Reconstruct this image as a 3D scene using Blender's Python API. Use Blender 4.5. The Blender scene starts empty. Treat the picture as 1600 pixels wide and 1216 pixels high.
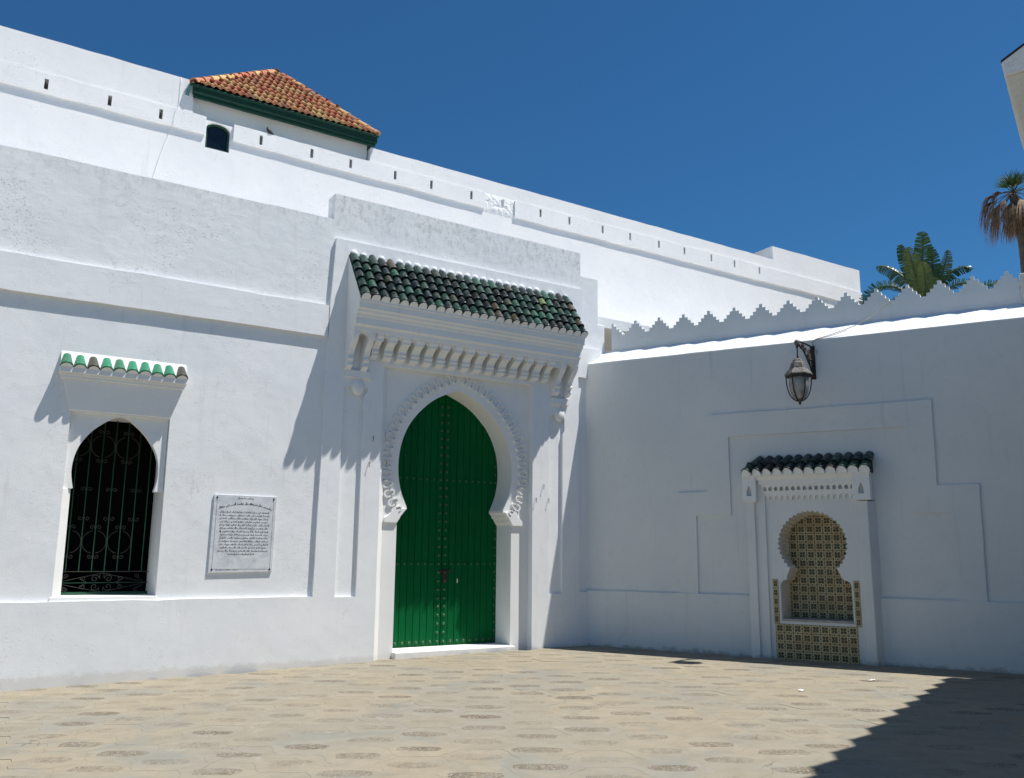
import bpy, bmesh, math, random
from mathutils import Vector, Matrix, noise
from mathutils.geometry import tessellate_polygon
random.seed(7)
R = math.radians
sc = bpy.context.scene
COL = sc.collection

# ---------------------------------------------------------------- camera, sky, sun, exposure
cam_d = bpy.data.cameras.new('camera'); cam = bpy.data.objects.new('camera', cam_d); COL.objects.link(cam)
cam_d.sensor_width = 36; cam_d.lens = 30.617; cam_d.clip_end = 2000
cx = Vector((0.840129, -0.542313, 0.008917)); cu = Vector((-0.107725, -0.150725, 0.982689)); cf = Vector((0.531581, 0.826546, 0.185049))
cam.matrix_world = Matrix(((cx.x, cu.x, -cf.x, -9.889), (cx.y, cu.y, -cf.y, -12.724), (cx.z, cu.z, -cf.z, 1.6), (0, 0, 0, 1)))
sc.camera = cam
S = Vector((-0.337, 0.263, -1.0)).normalized()      # direction the sunlight travels
w = bpy.data.worlds.new('World'); sc.world = w; w.use_nodes = True
nt = w.node_tree; nt.nodes.clear()
sky = nt.nodes.new('ShaderNodeTexSky'); sky.sky_type = 'NISHITA'; sky.sun_disc = False
sky.sun_elevation = math.asin(-S.z); sky.sun_rotation = math.atan2(-S.x, -S.y)
sky.altitude = 0; sky.air_density = 1.0; sky.dust_density = 0.1; sky.ozone_density = 6.0
bg = nt.nodes.new('ShaderNodeBackground'); bg.inputs[1].default_value = 0.055
wo = nt.nodes.new('ShaderNodeOutputWorld'); tint = nt.nodes.new('ShaderNodeMix'); tint.data_type = 'RGBA'; tint.blend_type = 'MULTIPLY'; tint.inputs[0].default_value = 1.0
tint.inputs[7].default_value = (0.46, 1.0, 1.27, 1); nt.links.new(sky.outputs[0], tint.inputs[6]); nt.links.new(tint.outputs[2], bg.inputs[0]); nt.links.new(bg.outputs[0], wo.inputs[0])
sd = bpy.data.lights.new('sun', 'SUN'); sun = bpy.data.objects.new('sun', sd); COL.objects.link(sun)
sd.energy = 5.0; sd.angle = R(0.53); sd.color = (1.0, 0.965, 0.91)
sun.rotation_euler = S.to_track_quat('-Z', 'Y').to_euler()
sc.view_settings.view_transform = 'Standard'; sc.view_settings.look = 'None'
sc.view_settings.gamma = 1; sc.view_settings.use_curve_mapping = False; sc.view_settings.exposure = 0.32

# ---------------------------------------------------------------- node helper
class NT:
    def __init__(s, name):
        s.m = bpy.data.materials.new(name); s.m.use_nodes = True; s.t = s.m.node_tree; s.t.nodes.clear()
        s.out = s.n('ShaderNodeOutputMaterial'); s.b = s.n('ShaderNodeBsdfPrincipled'); s.l(s.b.outputs[0], s.out.inputs[0])
    def n(s, typ, **kw):
        x = s.t.nodes.new(typ)
        for k, v in kw.items(): setattr(x, k, v)
        return x
    def l(s, a, b): s.t.links.new(a, b)
    def val(s, sock, v):
        if hasattr(v, 'is_linked') or hasattr(v, 'links'): s.l(v, sock)
        else: sock.default_value = v
    def math(s, op, a, b=0.0, c=0.0, clamp=False):
        x = s.n('ShaderNodeMath', operation=op, use_clamp=clamp); s.val(x.inputs[0], a); s.val(x.inputs[1], b); s.val(x.inputs[2], c); return x.outputs[0]
    def noise(s, vec, scale, detail=4, rough=0.55, dist=0.0):
        x = s.n('ShaderNodeTexNoise'); s.l(vec, x.inputs['Vector']); x.inputs['Scale'].default_value = scale
        x.inputs['Detail'].default_value = detail; x.inputs['Roughness'].default_value = rough; x.inputs['Distortion'].default_value = dist
        return x.outputs['Fac']
    def voro(s, vec, scale, feat='F1', out='Distance', rnd=1.0):
        x = s.n('ShaderNodeTexVoronoi', feature=feat); s.l(vec, x.inputs['Vector']); x.inputs['Scale'].default_value = scale
        x.inputs['Randomness'].default_value = rnd
        return x.outputs[out]
    def ramp(s, fac, stops, interp='LINEAR'):
        x = s.n('ShaderNodeValToRGB'); s.l(fac, x.inputs[0]); e = x.color_ramp.elements; x.color_ramp.interpolation = interp
        while len(e) < len(stops): e.new(0.5)
        for i, (p, c) in enumerate(stops):
            e[i].position = p; e[i].color = (c[0], c[1], c[2], 1) if isinstance(c, tuple) else (c, c, c, 1)
        return x.outputs[0]
    def mix(s, fac, a, b, typ='MIX'):
        x = s.n('ShaderNodeMix', data_type='RGBA', blend_type=typ); s.val(x.inputs[0], fac)
        for i, v in ((6, a), (7, b)):
            if isinstance(v, tuple): x.inputs[i].default_value = (v[0], v[1], v[2], 1)
            else: s.l(v, x.inputs[i])
        return x.outputs[2]
    def bump(s, h, strength, dist, prev=None):
        x = s.n('ShaderNodeBump'); x.inputs['Strength'].default_value = strength; x.inputs['Distance'].default_value = dist
        s.l(h, x.inputs['Height'])
        if prev is not None: s.l(prev, x.inputs['Normal'])
        return x.outputs[0]
    def mapping(s, vec, scale=(1, 1, 1), loc=(0, 0, 0)):
        x = s.n('ShaderNodeMapping'); s.l(vec, x.inputs[0]); x.inputs['Scale'].default_value = scale; x.inputs['Location'].default_value = loc
        return x.outputs[0]
    def pos(s): return s.n('ShaderNodeNewGeometry').outputs['Position']
    def obj(s): return s.n('ShaderNodeTexCoord').outputs['Object']
    def rnd(s): return s.n('ShaderNodeObjectInfo').outputs['Random']
    def fin(s, col, rough=0.8, nrm=None, spec=None, metal=None):
        s.val(s.b.inputs['Base Color'], (col[0], col[1], col[2], 1) if isinstance(col, tuple) else col)
        s.val(s.b.inputs['Roughness'], rough)
        if nrm is not None: s.l(nrm, s.b.inputs['Normal'])
        if spec is not None: s.b.inputs['Specular IOR Level'].default_value = spec
        if metal is not None: s.b.inputs['Metallic'].default_value = metal
        return s.m

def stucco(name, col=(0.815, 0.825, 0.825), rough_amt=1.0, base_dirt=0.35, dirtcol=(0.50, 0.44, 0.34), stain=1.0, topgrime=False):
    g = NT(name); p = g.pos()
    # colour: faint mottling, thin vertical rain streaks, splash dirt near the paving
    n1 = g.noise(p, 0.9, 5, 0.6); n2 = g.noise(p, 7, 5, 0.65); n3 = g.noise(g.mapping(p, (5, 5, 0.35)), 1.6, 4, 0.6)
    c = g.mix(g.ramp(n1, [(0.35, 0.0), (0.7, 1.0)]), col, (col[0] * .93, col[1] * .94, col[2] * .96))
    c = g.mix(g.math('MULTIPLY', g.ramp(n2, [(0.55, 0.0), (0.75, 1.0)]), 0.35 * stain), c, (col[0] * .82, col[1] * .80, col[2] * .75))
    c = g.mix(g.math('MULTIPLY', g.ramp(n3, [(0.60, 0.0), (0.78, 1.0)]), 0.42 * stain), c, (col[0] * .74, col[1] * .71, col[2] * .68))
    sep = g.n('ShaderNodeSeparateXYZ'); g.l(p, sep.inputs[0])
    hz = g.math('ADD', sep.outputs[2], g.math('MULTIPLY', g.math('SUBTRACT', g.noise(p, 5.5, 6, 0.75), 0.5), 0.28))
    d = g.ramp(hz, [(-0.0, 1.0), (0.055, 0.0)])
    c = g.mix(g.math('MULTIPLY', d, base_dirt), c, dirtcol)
    if topgrime:
        tz = g.ramp(g.math('MULTIPLY', g.math('ADD', sep.outputs[2], g.math('MULTIPLY', g.math('SUBTRACT', g.noise(p, 2.2, 4, .65), .5), .8)), 0.1), [(0.655, 0.0), (0.70, 1.0)])
        sp = g.ramp(g.noise(g.mapping(p, (1, 1, .5)), 14, 6, .75), [(0.48, 0.0), (0.66, 1.0)])
        c = g.mix(g.math('MULTIPLY', g.math('MULTIPLY', tz, sp), 0.55), c, (0.36, 0.37, 0.36))
    # hairline cracks and peeled paint flakes
    ck = g.voro(g.mapping(p, (1, 1, 1)), 1.3, 'DISTANCE_TO_EDGE')
    warp = g.n('ShaderNodeVectorMath', operation='MULTIPLY_ADD')
    nn = g.n('ShaderNodeTexNoise'); g.l(p, nn.inputs['Vector']); nn.inputs['Scale'].default_value = 2.6; nn.inputs['Detail'].default_value = 5
    g.l(nn.outputs['Color'], warp.inputs[0]); warp.inputs[1].default_value = (.45, .45, .45); g.l(p, warp.inputs[2])
    ck = g.voro(warp.outputs[0], 0.75, 'DISTANCE_TO_EDGE')
    crack = g.math('MULTIPLY', g.math('LESS_THAN', ck, 0.0022), g.math('GREATER_THAN', g.noise(p, 0.8, 2), 0.60))
    c = g.mix(g.math('MULTIPLY', crack, 0.25), c, (0.45, 0.42, 0.37))
    fl = g.voro(p, 9, 'F1', 'Distance'); flm = g.math('MULTIPLY', g.math('LESS_THAN', fl, 0.16), g.math('GREATER_THAN', g.noise(p, 1.1, 3), 0.60))
    # relief: slow trowel waves, medium lumps, fine grain, chips
    b = g.bump(g.noise(p, 0.9, 3, 0.5), 1.0, 0.016 * rough_amt)
    hf = g.ramp(g.math('MULTIPLY', sep.outputs[2], 0.1), [(0.46, 0.38), (0.55, 1.0)])
    b = g.bump(g.math('MULTIPLY', g.noise(g.mapping(p, (1, 1, 1.5)), 4.2, 5, 0.5, 0.4), hf), 1.0, 0.0036 * rough_amt, b)
    b = g.bump(g.noise(p, 38, 5, 0.6), 1.0, 0.0009 * rough_amt, b)
    chips = g.ramp(g.noise(g.mapping(p, (1, 1, 1.4)), 24, 5, 0.65, 1.0), [(0.60, 0.0), (0.64, 1.0)])
    chips = g.math('MULTIPLY', g.math('MULTIPLY', chips, hf), g.ramp(g.noise(p, 1.0, 3, 0.6), [(0.46, 0.0), (0.62, 1.0)]))
    b = g.bump(chips, 1.0, 0.0038 * rough_amt, b)
    c = g.mix(g.math('MULTIPLY', chips, 0.07), c, (0.50, 0.50, 0.48))
    b = g.bump(flm, 0.7, -0.003 * rough_amt, b)
    return g.fin(c, 0.85, b, 0.25)

M = {}
M['wall'] = stucco('white_stucco')
M['wall_rough'] = stucco('rough_white_stucco', (0.805, 0.815, 0.815), 1.5, 0.35, topgrime=True)
M['rear'] = stucco('bright_white_stucco', (0.865, 0.855, 0.845), 0.9, 0.2, stain=.8)
M['trim'] = stucco('smooth_white_plaster', (0.815, 0.815, 0.79), 0.6, 0.22, stain=0.8)
M['side_wall'] = stucco('shaded_wall_stucco', (0.72, 0.735, 0.72), 0.7, 0.6, (0.30, 0.26, 0.2))  # white stucco darkened, part of the wall's shade is in this colour
M['cream'] = stucco('cream_plaster', (0.74, 0.69, 0.58), 0.9, 0.4, stain=1.3)

def glaze(name, stops, rough=0.2):
    g = NT(name); o = g.obj(); r = g.rnd()
    c = g.ramp(r, stops, 'CONSTANT')
    n = g.noise(o, 26, 5, 0.7); n2 = g.noise(g.pos(), 9, 5, 0.65)
    c = g.mix(g.ramp(n, [(0.45, 0.0), (0.75, 0.55)]), c, (0.016, 0.020, 0.016))
    c = g.mix(g.ramp(n2, [(0.69, 0.0), (0.76, 0.9)]), c, (0.34, 0.24, 0.15))
    c = g.mix(g.ramp(g.noise(g.pos(), 60, 3), [(0.68, 0.0), (0.72, 0.9)]), c, (0.55, 0.5, 0.42))
    ro = g.ramp(n2, [(0.35, rough), (0.7, 0.75)])
    return g.fin(c, ro, g.bump(g.noise(o, 40, 4), 0.5, 0.004))
M['green_tile'] = glaze('green_glazed_tile', [(0.0, (0.005, 0.030, 0.024)), (0.22, (0.006, 0.020, 0.022)), (0.42, (0.012, 0.045, 0.032)), (0.55, (0.006, 0.012, 0.013)),
    (0.72, (0.024, 0.036, 0.024)), (0.80, (0.020, 0.080, 0.052)), (0.92, (0.055, 0.048, 0.032)), (0.965, (0.12, 0.17, 0.06))])
M['green_tile_bright'] = glaze('bright_green_glazed_tile', [(0.0, (0.012, 0.20, 0.10)), (0.35, (0.02, 0.16, 0.08)), (0.5, (0.035, 0.07, 0.04)), (0.7, (0.012, 0.22, 0.11)), (0.84, (0.05, 0.05, 0.032))], 0.4)

def terracotta():
    g = NT('terracotta_roof_tile'); r = g.rnd(); p = g.pos()
    c = g.ramp(r, [(0.0, (0.46, 0.14, 0.07)), (0.25, (0.50, 0.20, 0.10)), (0.5, (0.50, 0.24, 0.11)), (0.62, (0.42, 0.13, 0.07)), (0.82, (0.54, 0.35, 0.15)), (0.94, (0.30, 0.15, 0.09))], 'CONSTANT')
    c = g.mix(g.ramp(g.noise(p, 3, 4), [(0.50, 0.0), (0.64, 0.5)]), c, (0.50, 0.33, 0.13))
    c = g.mix(g.ramp(g.noise(p, 17, 5, .7), [(0.55, 0.0), (0.72, 0.8)]), c, (0.14, 0.11, 0.08))
    return g.fin(c, 0.9, g.bump(g.noise(p, 45, 4), 0.6, 0.006))
M['terracotta'] = terracotta()

def painted_wood(name, col, dark):
    g = NT(name); p = g.pos(); r = g.rnd()
    n = g.noise(g.mapping(p, (9, 9, 0.7)), 4, 5, 0.65)
    c = g.mix(g.ramp(n, [(0.35, 0.0), (0.75, 0.65)]), col, dark)
    c = g.mix(g.math('MULTIPLY', r, 0.35), c, (col[0] * 1.5, col[1] * 1.12, col[2] * 1.25))
    sep = g.n('ShaderNodeSeparateXYZ'); g.l(p, sep.inputs[0])
    hz = g.math('ADD', sep.outputs[2], g.math('MULTIPLY', g.noise(p, 7, 4, .7), 0.4))
    c = g.mix(g.math('MULTIPLY', g.ramp(hz, [(0.2, 1.0), (0.45, 0.0)]), 0.15), c, (0.08, 0.13, 0.07))
    b = g.bump(g.noise(g.mapping(p, (22, 22, 1.0)), 6, 4, 0.6), 0.6, 0.003)
    return g.fin(c, g.ramp(n, [(0.3, 0.6), (0.8, 0.85)]), b, 0.06)
M['door'] = painted_wood('green_painted_wood', (0.0015, 0.098, 0.027), (0.001, 0.055, 0.015))
M['fascia'] = painted_wood('dark_green_painted_board', (0.010, 0.048, 0.034), (0.03, 0.05, 0.04))

def plain(name, col, rough=0.6, metal=0.0, var=0.3, scale=30, bump=0.002):
    g = NT(name); p = g.pos(); n = g.noise(p, scale, 4, 0.6)
    c = g.mix(g.ramp(n, [(0.35, 0.0), (0.7, 1.0)]), col, (col[0] * (1 - var), col[1] * (1 - var), col[2] * (1 - var)))
    return g.fin(c, rough, g.bump(n, 0.5, bump), metal=metal)
M['stud'] = plain('green_brass_stud', (0.055, 0.145, 0.065), 0.45, 0.15, 0.6, 60)
M['lock'] = plain('rusty_lock_metal', (0.04, 0.022, 0.014), 0.7, 0.2, 0.6, 60)
M['iron'] = plain('green_grille_iron', (0.012, 0.10, 0.05), 0.6, 0.0, 0.5, 80)
M['iron_dull'] = plain('dull_scroll_iron', (0.10, 0.095, 0.075), 0.7, 0.0, 0.5, 80)
M['black'] = plain('black_wrought_iron', (0.018, 0.016, 0.015), 0.5, 0.0, 0.5, 50)
M['rust'] = plain('rusty_wrought_iron', (0.075, 0.035, 0.024), 0.8, 0.0, 0.7, 40, 0.006)
M['pebble_grey'] = plain('worn_grey_marble', (0.40, 0.39, 0.36), 0.5, 0.0, 0.4, 12)
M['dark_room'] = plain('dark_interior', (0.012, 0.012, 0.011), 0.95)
M['cable'] = plain('pale_cable', (0.42, 0.38, 0.30), 0.7)
M['cable_white'] = plain('grey_white_cable', (0.52, 0.51, 0.48), 0.7)
M['bed'] = plain('dark_tile_bed', (0.018, 0.026, 0.020), 0.9)
M['window_frame_green'] = plain('green_window_frame', (0.012, 0.07, 0.045), 0.5)
M['bird'] = plain('dark_feathers', (0.020, 0.019, 0.022), 0.6, 0.0, 0.5, 90)
M['bark'] = plain('palm_bark', (0.16, 0.12, 0.085), 0.95, 0.0, 0.5, 14, 0.03)
M['ink'] = plain('engraved_black_ink', (0.035, 0.035, 0.035), 0.6)
g = NT('dark_window_glass'); M['glass_dark'] = g.fin((0.006, 0.008, 0.012), 0.08)
g = NT('frosted_lantern_glass'); n = g.noise(g.pos(), 14, 4, .6)
M['lantern_glass'] = g.fin(g.mix(g.ramp(n, [(0.4, 0.0), (0.7, 1.0)]), (0.46, 0.46, 0.44), (0.26, 0.24, 0.2)), 0.22)
g.b.inputs['Transmission Weight'].default_value = 0.35
g = NT('weathered_lantern_cap'); n = g.noise(g.pos(), 30, 5, .7)
M['lantern_cap'] = g.fin(g.mix(g.ramp(n, [(0.38, 0.0), (0.62, 1.0)]), (0.22, 0.20, 0.17), (0.035, 0.033, 0.03)), 0.65, g.bump(n, .5, .004))

def marble():
    g = NT('engraved_marble'); p = g.pos(); n = g.noise(p, 5, 6, 0.65, 1.2)
    c = g.mix(g.ramp(n, [(0.42, 0.0), (0.62, 1.0)]), (0.66, 0.68, 0.70), (0.52, 0.545, 0.575))
    c = g.mix(g.ramp(g.noise(p, 16, 4), [(0.62, 0.0), (0.75, 0.6)]), c, (0.42, 0.42, 0.42))
    return g.fin(c, 0.35)
M['marble'] = marble()

def paving(name, pebble=False):
    g = NT(name); p = g.pos(); r = g.rnd()
    n1 = g.noise(p, 0.55, 4, 0.55, 0.4); n2 = g.noise(p, 5, 5, 0.65); n3 = g.noise(p, 40, 4, 0.6)
    c = g.mix(g.ramp(n1, [(0.42, 0.0), (0.60, 1.0)]), (0.310, 0.270, 0.198), (0.267, 0.249, 0.203))
    c = g.mix(g.math('MULTIPLY', r, 0.55), c, (0.278, 0.241, 0.174))
    c = g.mix(g.ramp(g.noise(p, 0.9, 4, 0.6, 0.8), [(0.52, 0.0), (0.64, 0.55)]), c, (0.206, 0.217, 0.198))
    c = g.mix(g.ramp(n2, [(0.42, 0.0), (0.75, 0.6)]), c, (0.218, 0.189, 0.140))
    c = g.mix(g.ramp(g.noise(p, 2.3, 5, 0.7, 0.5), [(0.60, 0.0), (0.70, 0.5)]), c, (0.355, 0.321, 0.256))
    wv = g.n('ShaderNodeVectorMath', operation='MULTIPLY_ADD'); nn = g.n('ShaderNodeTexNoise'); g.l(p, nn.inputs['Vector']); nn.inputs['Scale'].default_value = 3.0; nn.inputs['Detail'].default_value = 4
    g.l(nn.outputs['Color'], wv.inputs[0]); wv.inputs[1].default_value = (.35, .35, .35); g.l(p, wv.inputs[2])
    ck = g.math('MULTIPLY', g.math('LESS_THAN', g.voro(wv.outputs[0], 0.85, 'DISTANCE_TO_EDGE'), 0.0035), g.math('GREATER_THAN', g.noise(p, 0.7, 2), 0.57))
    c = g.mix(g.math('MULTIPLY', ck, 0.5), c, (0.091, 0.081, 0.058))
    if not pebble:
        c = g.mix(g.ramp(n3, [(0.6, 0.0), (0.8, 0.5)]), c, (0.178, 0.153, 0.108))
        b = g.bump(g.noise(p, 2.2, 4, .6), 1.0, 0.010); b = g.bump(n2, 1.0, 0.006, b); b = g.bump(n3, 1.0, 0.0015, b)
        return g.fin(c, 0.85, b, 0.25)
    x = g.n('ShaderNodeTexVoronoi'); g.l(p, x.inputs['Vector']); x.inputs['Scale'].default_value = 52
    pc = g.n('ShaderNodeSeparateColor'); g.l(x.outputs['Color'], pc.inputs[0])
    peb = g.ramp(pc.outputs[0], [(0.0, (0.153, 0.124, 0.089)), (0.35, (0.242, 0.201, 0.140)), (0.6, (0.194, 0.165, 0.124)), (0.8, (0.323, 0.274, 0.202)), (0.93, (0.469, 0.426, 0.357))], 'CONSTANT')
    peb = g.mix(g.ramp(x.outputs['Distance'], [(0.35, 0.0), (0.62, 1.0)]), peb, (0.129, 0.108, 0.082))
    worn = g.ramp(g.noise(p, 1.3, 4, 0.6), [(0.36, 0.28), (0.62, 0.85)])
    worn = g.math('ADD', worn, g.math('MULTIPLY', g.math('SUBTRACT', r, 0.45), 0.75))
    wn = g.math('ADD', worn, g.math('MULTIPLY', g.math('SUBTRACT', g.noise(p, 16, 5, .7), 0.5), 2.4), clamp=True)
    c = g.mix(wn, peb, c)
    h = g.ramp(x.outputs['Distance'], [(0.0, 1.0), (0.6, 0.0)])
    return g.fin(c, 0.8, g.bump(h, 0.8, 0.006), 0.25)
M['paver'] = paving('worn_concrete_paver'); M['pebble'] = paving('exposed_pebble_inset', True)
g = NT('bare_ground'); p = g.pos()
M['ground'] = g.fin(g.mix(g.ramp(g.noise(p, 0.8, 5), [(0.4, 0.0), (0.6, 1.0)]), (0.218, 0.189, 0.136), (0.267, 0.233, 0.170)), 0.9, g.bump(g.noise(p, 20, 4), .5, .01))

def zellige(name):
    # one square glazed tile: four-lobed olive flower in the middle, dots on the edges, on cream
    g = NT(name); o = g.obj(); r = g.rnd(); p = g.pos()
    sep = g.n('ShaderNodeSeparateXYZ'); g.l(o, sep.inputs[0])
    ax = g.math('ABSOLUTE', sep.outputs[0]); az = g.math('ABSOLUTE', sep.outputs[2])
    def disc(cx_, cz_, rad):
        dx = g.math('SUBTRACT', ax, cx_); dz = g.math('SUBTRACT', az, cz_)
        dd = g.math('SQRT', g.math('ADD', g.math('MULTIPLY', dx, dx), g.math('MULTIPLY', dz, dz)))
        return g.math('LESS_THAN', dd, rad)
    m = disc(0.0235, 0.0235, 0.0225)
    m = g.math('MAXIMUM', m, disc(0.0, 0.0, 0.016))
    m = g.math('MULTIPLY', m, g.math('SUBTRACT', 1.0, disc(0.0, 0.0, 0.007)))
    for a in ((0.066, 0.0, 0.0125), (0.0, 0.066, 0.0125), (0.066, 0.034, 0.008), (0.034, 0.066, 0.008), (0.066, 0.066, 0.013)):
        m = g.math('MAXIMUM', m, disc(*a))
    m = g.math('MULTIPLY', m, g.ramp(g.noise(p, 12, 3), [(0.25, 0.6), (0.4, 1.0)]))
    base = g.mix(g.ramp(g.noise(p, 5, 4, .7), [(0.4, 0.0), (0.66, 1.0)]), (0.55, 0.45, 0.25), (0.45, 0.30, 0.12))
    fg = g.mix(g.ramp(g.noise(p, 2.2, 3), [(0.45, 0.0), (0.6, 1.0)]), (0.040, 0.038, 0.010), (0.055, 0.026, 0.008))
    fg = g.mix(r, fg, (0.035, 0.05, 0.012))
    c = g.mix(m, base, fg)
    c = g.mix(g.ramp(g.noise(p, 3.2, 5, .7), [(0.60, 0.0), (0.72, 0.85)]), c, (0.22, 0.10, 0.035))
    return g.fin(c, 0.35, g.bump(g.noise(p, 25, 3), .4, .003))
M['zellige'] = zellige('olive_flower_zellige')

def leafmat(name, a, b, rough=0.4, trans=0.25):
    g = NT(name); n = g.noise(g.pos(), 6, 4, .6)
    c = g.mix(g.ramp(n, [(0.35, 0.0), (0.7, 1.0)]), a, b); g.fin(c, rough)
    tr = g.n('ShaderNodeBsdfTranslucent'); g.l(c, tr.inputs[0]); mx = g.n('ShaderNodeMixShader'); mx.inputs[0].default_value = trans
    g.l(g.b.outputs[0], mx.inputs[1]); g.l(tr.outputs[0], mx.inputs[2]); g.l(mx.outputs[0], g.out.inputs[0]); return g.m
M['banana'] = leafmat('banana_leaf', (0.055, 0.105, 0.022), (0.035, 0.07, 0.018), 0.32)
M['banana_lit'] = leafmat('sunlit_banana_leaf', (0.10, 0.14, 0.035), (0.07, 0.105, 0.03), 0.35)  # lighter copy of the banana leaf, sunlight put into its colour
M['palm_green'] = leafmat('green_palm_leaf', (0.04, 0.085, 0.02), (0.03, 0.06, 0.015))
M['palm_dead'] = leafmat('dead_palm_leaf', (0.30, 0.20, 0.12), (0.17, 0.10, 0.06), 0.8, 0.2)

# ---------------------------------------------------------------- mesh helpers
FA = Matrix.Identity(4)                                     # frame of the door wall: X along it, -Y into the court
TB = math.atan2(-0.8909, 0.4542); FB = Matrix.Rotation(TB, 4, 'Z')       # frame of the lantern wall
FC = FB @ Matrix.Translation((8.03, 0, 0)) @ Matrix.Rotation(math.atan2(-1, -0.08), 4, 'Z')   # frame of the wall at the right
ABS = {}
def thing(name, label, cat, frame, origin, group=None):
    o = bpy.data.objects.new(name, None); COL.objects.link(o); o.empty_display_size = .2
    origin = Vector(origin); o.matrix_world = frame @ Matrix.Translation(origin)
    o['label'] = label; o['category'] = cat
    if group: o['group'] = group
    ABS[o.name] = origin; return o
def tomesh(bm, name, smooth=False):
    bmesh.ops.recalc_face_normals(bm, faces=bm.faces)
    me = bpy.data.meshes.new(name); bm.to_mesh(me); bm.free()
    if smooth:
        for f in me.polygons: f.use_smooth = True
    return me
def part(parent, name, bm, mat, bevel=0.0, smooth=False, label=None, stuff=False):
    """bm in absolute frame coordinates"""
    c = sum((v.co for v in bm.verts), Vector()) / max(1, len(bm.verts))
    for v in bm.verts: v.co -= c
    me = tomesh(bm, name, smooth)
    for m_ in (mat if isinstance(mat, (list, tuple)) else [mat]): me.materials.append(m_)
    o = bpy.data.objects.new(name, me); COL.objects.link(o); o.parent = parent
    o.location = c - ABS[parent.name]; ABS[o.name] = c
    if bevel:
        b = o.modifiers.new('bevel', 'BEVEL'); b.width = bevel; b.segments = 2; b.limit_method = 'ANGLE'; b.angle_limit = R(40)
    if label: o['label'] = label
    if stuff: o['kind'] = 'stuff'
    return o
def inst(parent, name, me, loc, rot=(0, 0, 0), scale=(1, 1, 1)):
    o = bpy.data.objects.new(name, me); COL.objects.link(o); o.parent = parent
    o.location = Vector(loc) - ABS[parent.name]; o.rotation_euler = rot; o.scale = scale; ABS[o.name] = Vector(loc); return o
def B(): return bmesh.new()
def box(bm, x0, x1, y0, y1, z0, z1):
    v = [bm.verts.new((x, y, z)) for x in (x0, x1) for y in (y0, y1) for z in (z0, z1)]
    for f in ((0, 1, 3, 2), (4, 6, 7, 5), (0, 4, 5, 1), (2, 3, 7, 6), (0, 2, 6, 4), (1, 5, 7, 3)): bm.faces.new([v[i] for i in f])
    return bm
def hexa(bm, pts):
    """8 points: bottom ring 4 then top ring 4"""
    v = [bm.verts.new(p) for p in pts]
    for f in ((3, 2, 1, 0), (4, 5, 6, 7), (0, 1, 5, 4), (1, 2, 6, 5), (2, 3, 7, 6), (3, 0, 4, 7)): bm.faces.new([v[i] for i in f])
    return bm
def wob(poly, amp=0.006, step=0.3, keep=()):
    out = []; n = len(poly)
    for i in range(n):
        a = Vector(poly[i]); b = Vector(poly[(i + 1) % n]); L = (b - a).length; k = max(1, int(L / step)); out.append((a.x, a.y))
        if L < 1e-6: continue
        nrm = Vector((-(b - a).y, (b - a).x)) / L
        for j in range(1, k):
            q = a.lerp(b, j / k); s = noise.noise(Vector((q.x * 1.7, q.y * 1.7, 3.1))) * amp * 1.6 + random.uniform(-amp, amp) * .45
            q = q + nrm * s; out.append((q.x, q.y))
    return out
def prism(bm, outer, y0, y1, holes=()):
    loops = [list(outer)] + [list(h) for h in holes]
    tess = tessellate_polygon([[Vector((x, z, 0)) for x, z in lp] for lp in loops])
    flat = [p for lp in loops for p in lp]
    f = [bm.verts.new((x, y0, z)) for x, z in flat]; k = [bm.verts.new((x, y1, z)) for x, z in flat]
    for t in tess:
        try: bm.faces.new([f[i] for i in t]); bm.faces.new([k[i] for i in reversed(t)])
        except ValueError: pass
    s = 0
    for lp in loops:
        n = len(lp)
        for i in range(n):
            a, b = s + i, s + (i + 1) % n
            try: bm.faces.new([f[a], f[b], k[b], k[a]])
            except ValueError: pass
        s += n
    return bm
def extr_x(bm, prof, x0, x1):
    """profile in (y,z), extruded along x"""
    loops = [list(prof)]
    tess = tessellate_polygon([[Vector((y, z, 0)) for y, z in prof]])
    f = [bm.verts.new((x0, y, z)) for y, z in prof]; k = [bm.verts.new((x1, y, z)) for y, z in prof]
    for t in tess: bm.faces.new([f[i] for i in t]); bm.faces.new([k[i] for i in reversed(t)])
    n = len(prof)
    for i in range(n): bm.faces.new([f[i], f[(i + 1) % n], k[(i + 1) % n], k[i]])
    return bm
def tube(bm, pts, r, n=6, cap=True):
    pts = [Vector(p) for p in pts]; rings = []; up = Vector((0, 0, 1)); prev = None
    rr = r if isinstance(r, (list, tuple)) else [r] * len(pts)
    for i, p in enumerate(pts):
        t = (pts[min(i + 1, len(pts) - 1)] - pts[max(i - 1, 0)]).normalized()
        if prev is None: a = t.orthogonal().normalized()
        else:
            a = prev - t * prev.dot(t)
            a = a.normalized() if a.length > 1e-5 else t.orthogonal().normalized()
        prev = a; b = t.cross(a)
        rings.append([bm.verts.new(p + (a * math.cos(2 * math.pi * k / n) + b * math.sin(2 * math.pi * k / n)) * rr[i]) for k in range(n)])
    for i in range(len(rings) - 1):
        for k in range(n): bm.faces.new([rings[i][k], rings[i][(k + 1) % n], rings[i + 1][(k + 1) % n], rings[i + 1][k]])
    if cap: bm.faces.new(rings[0][::-1]); bm.faces.new(rings[-1])
    return bm
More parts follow.
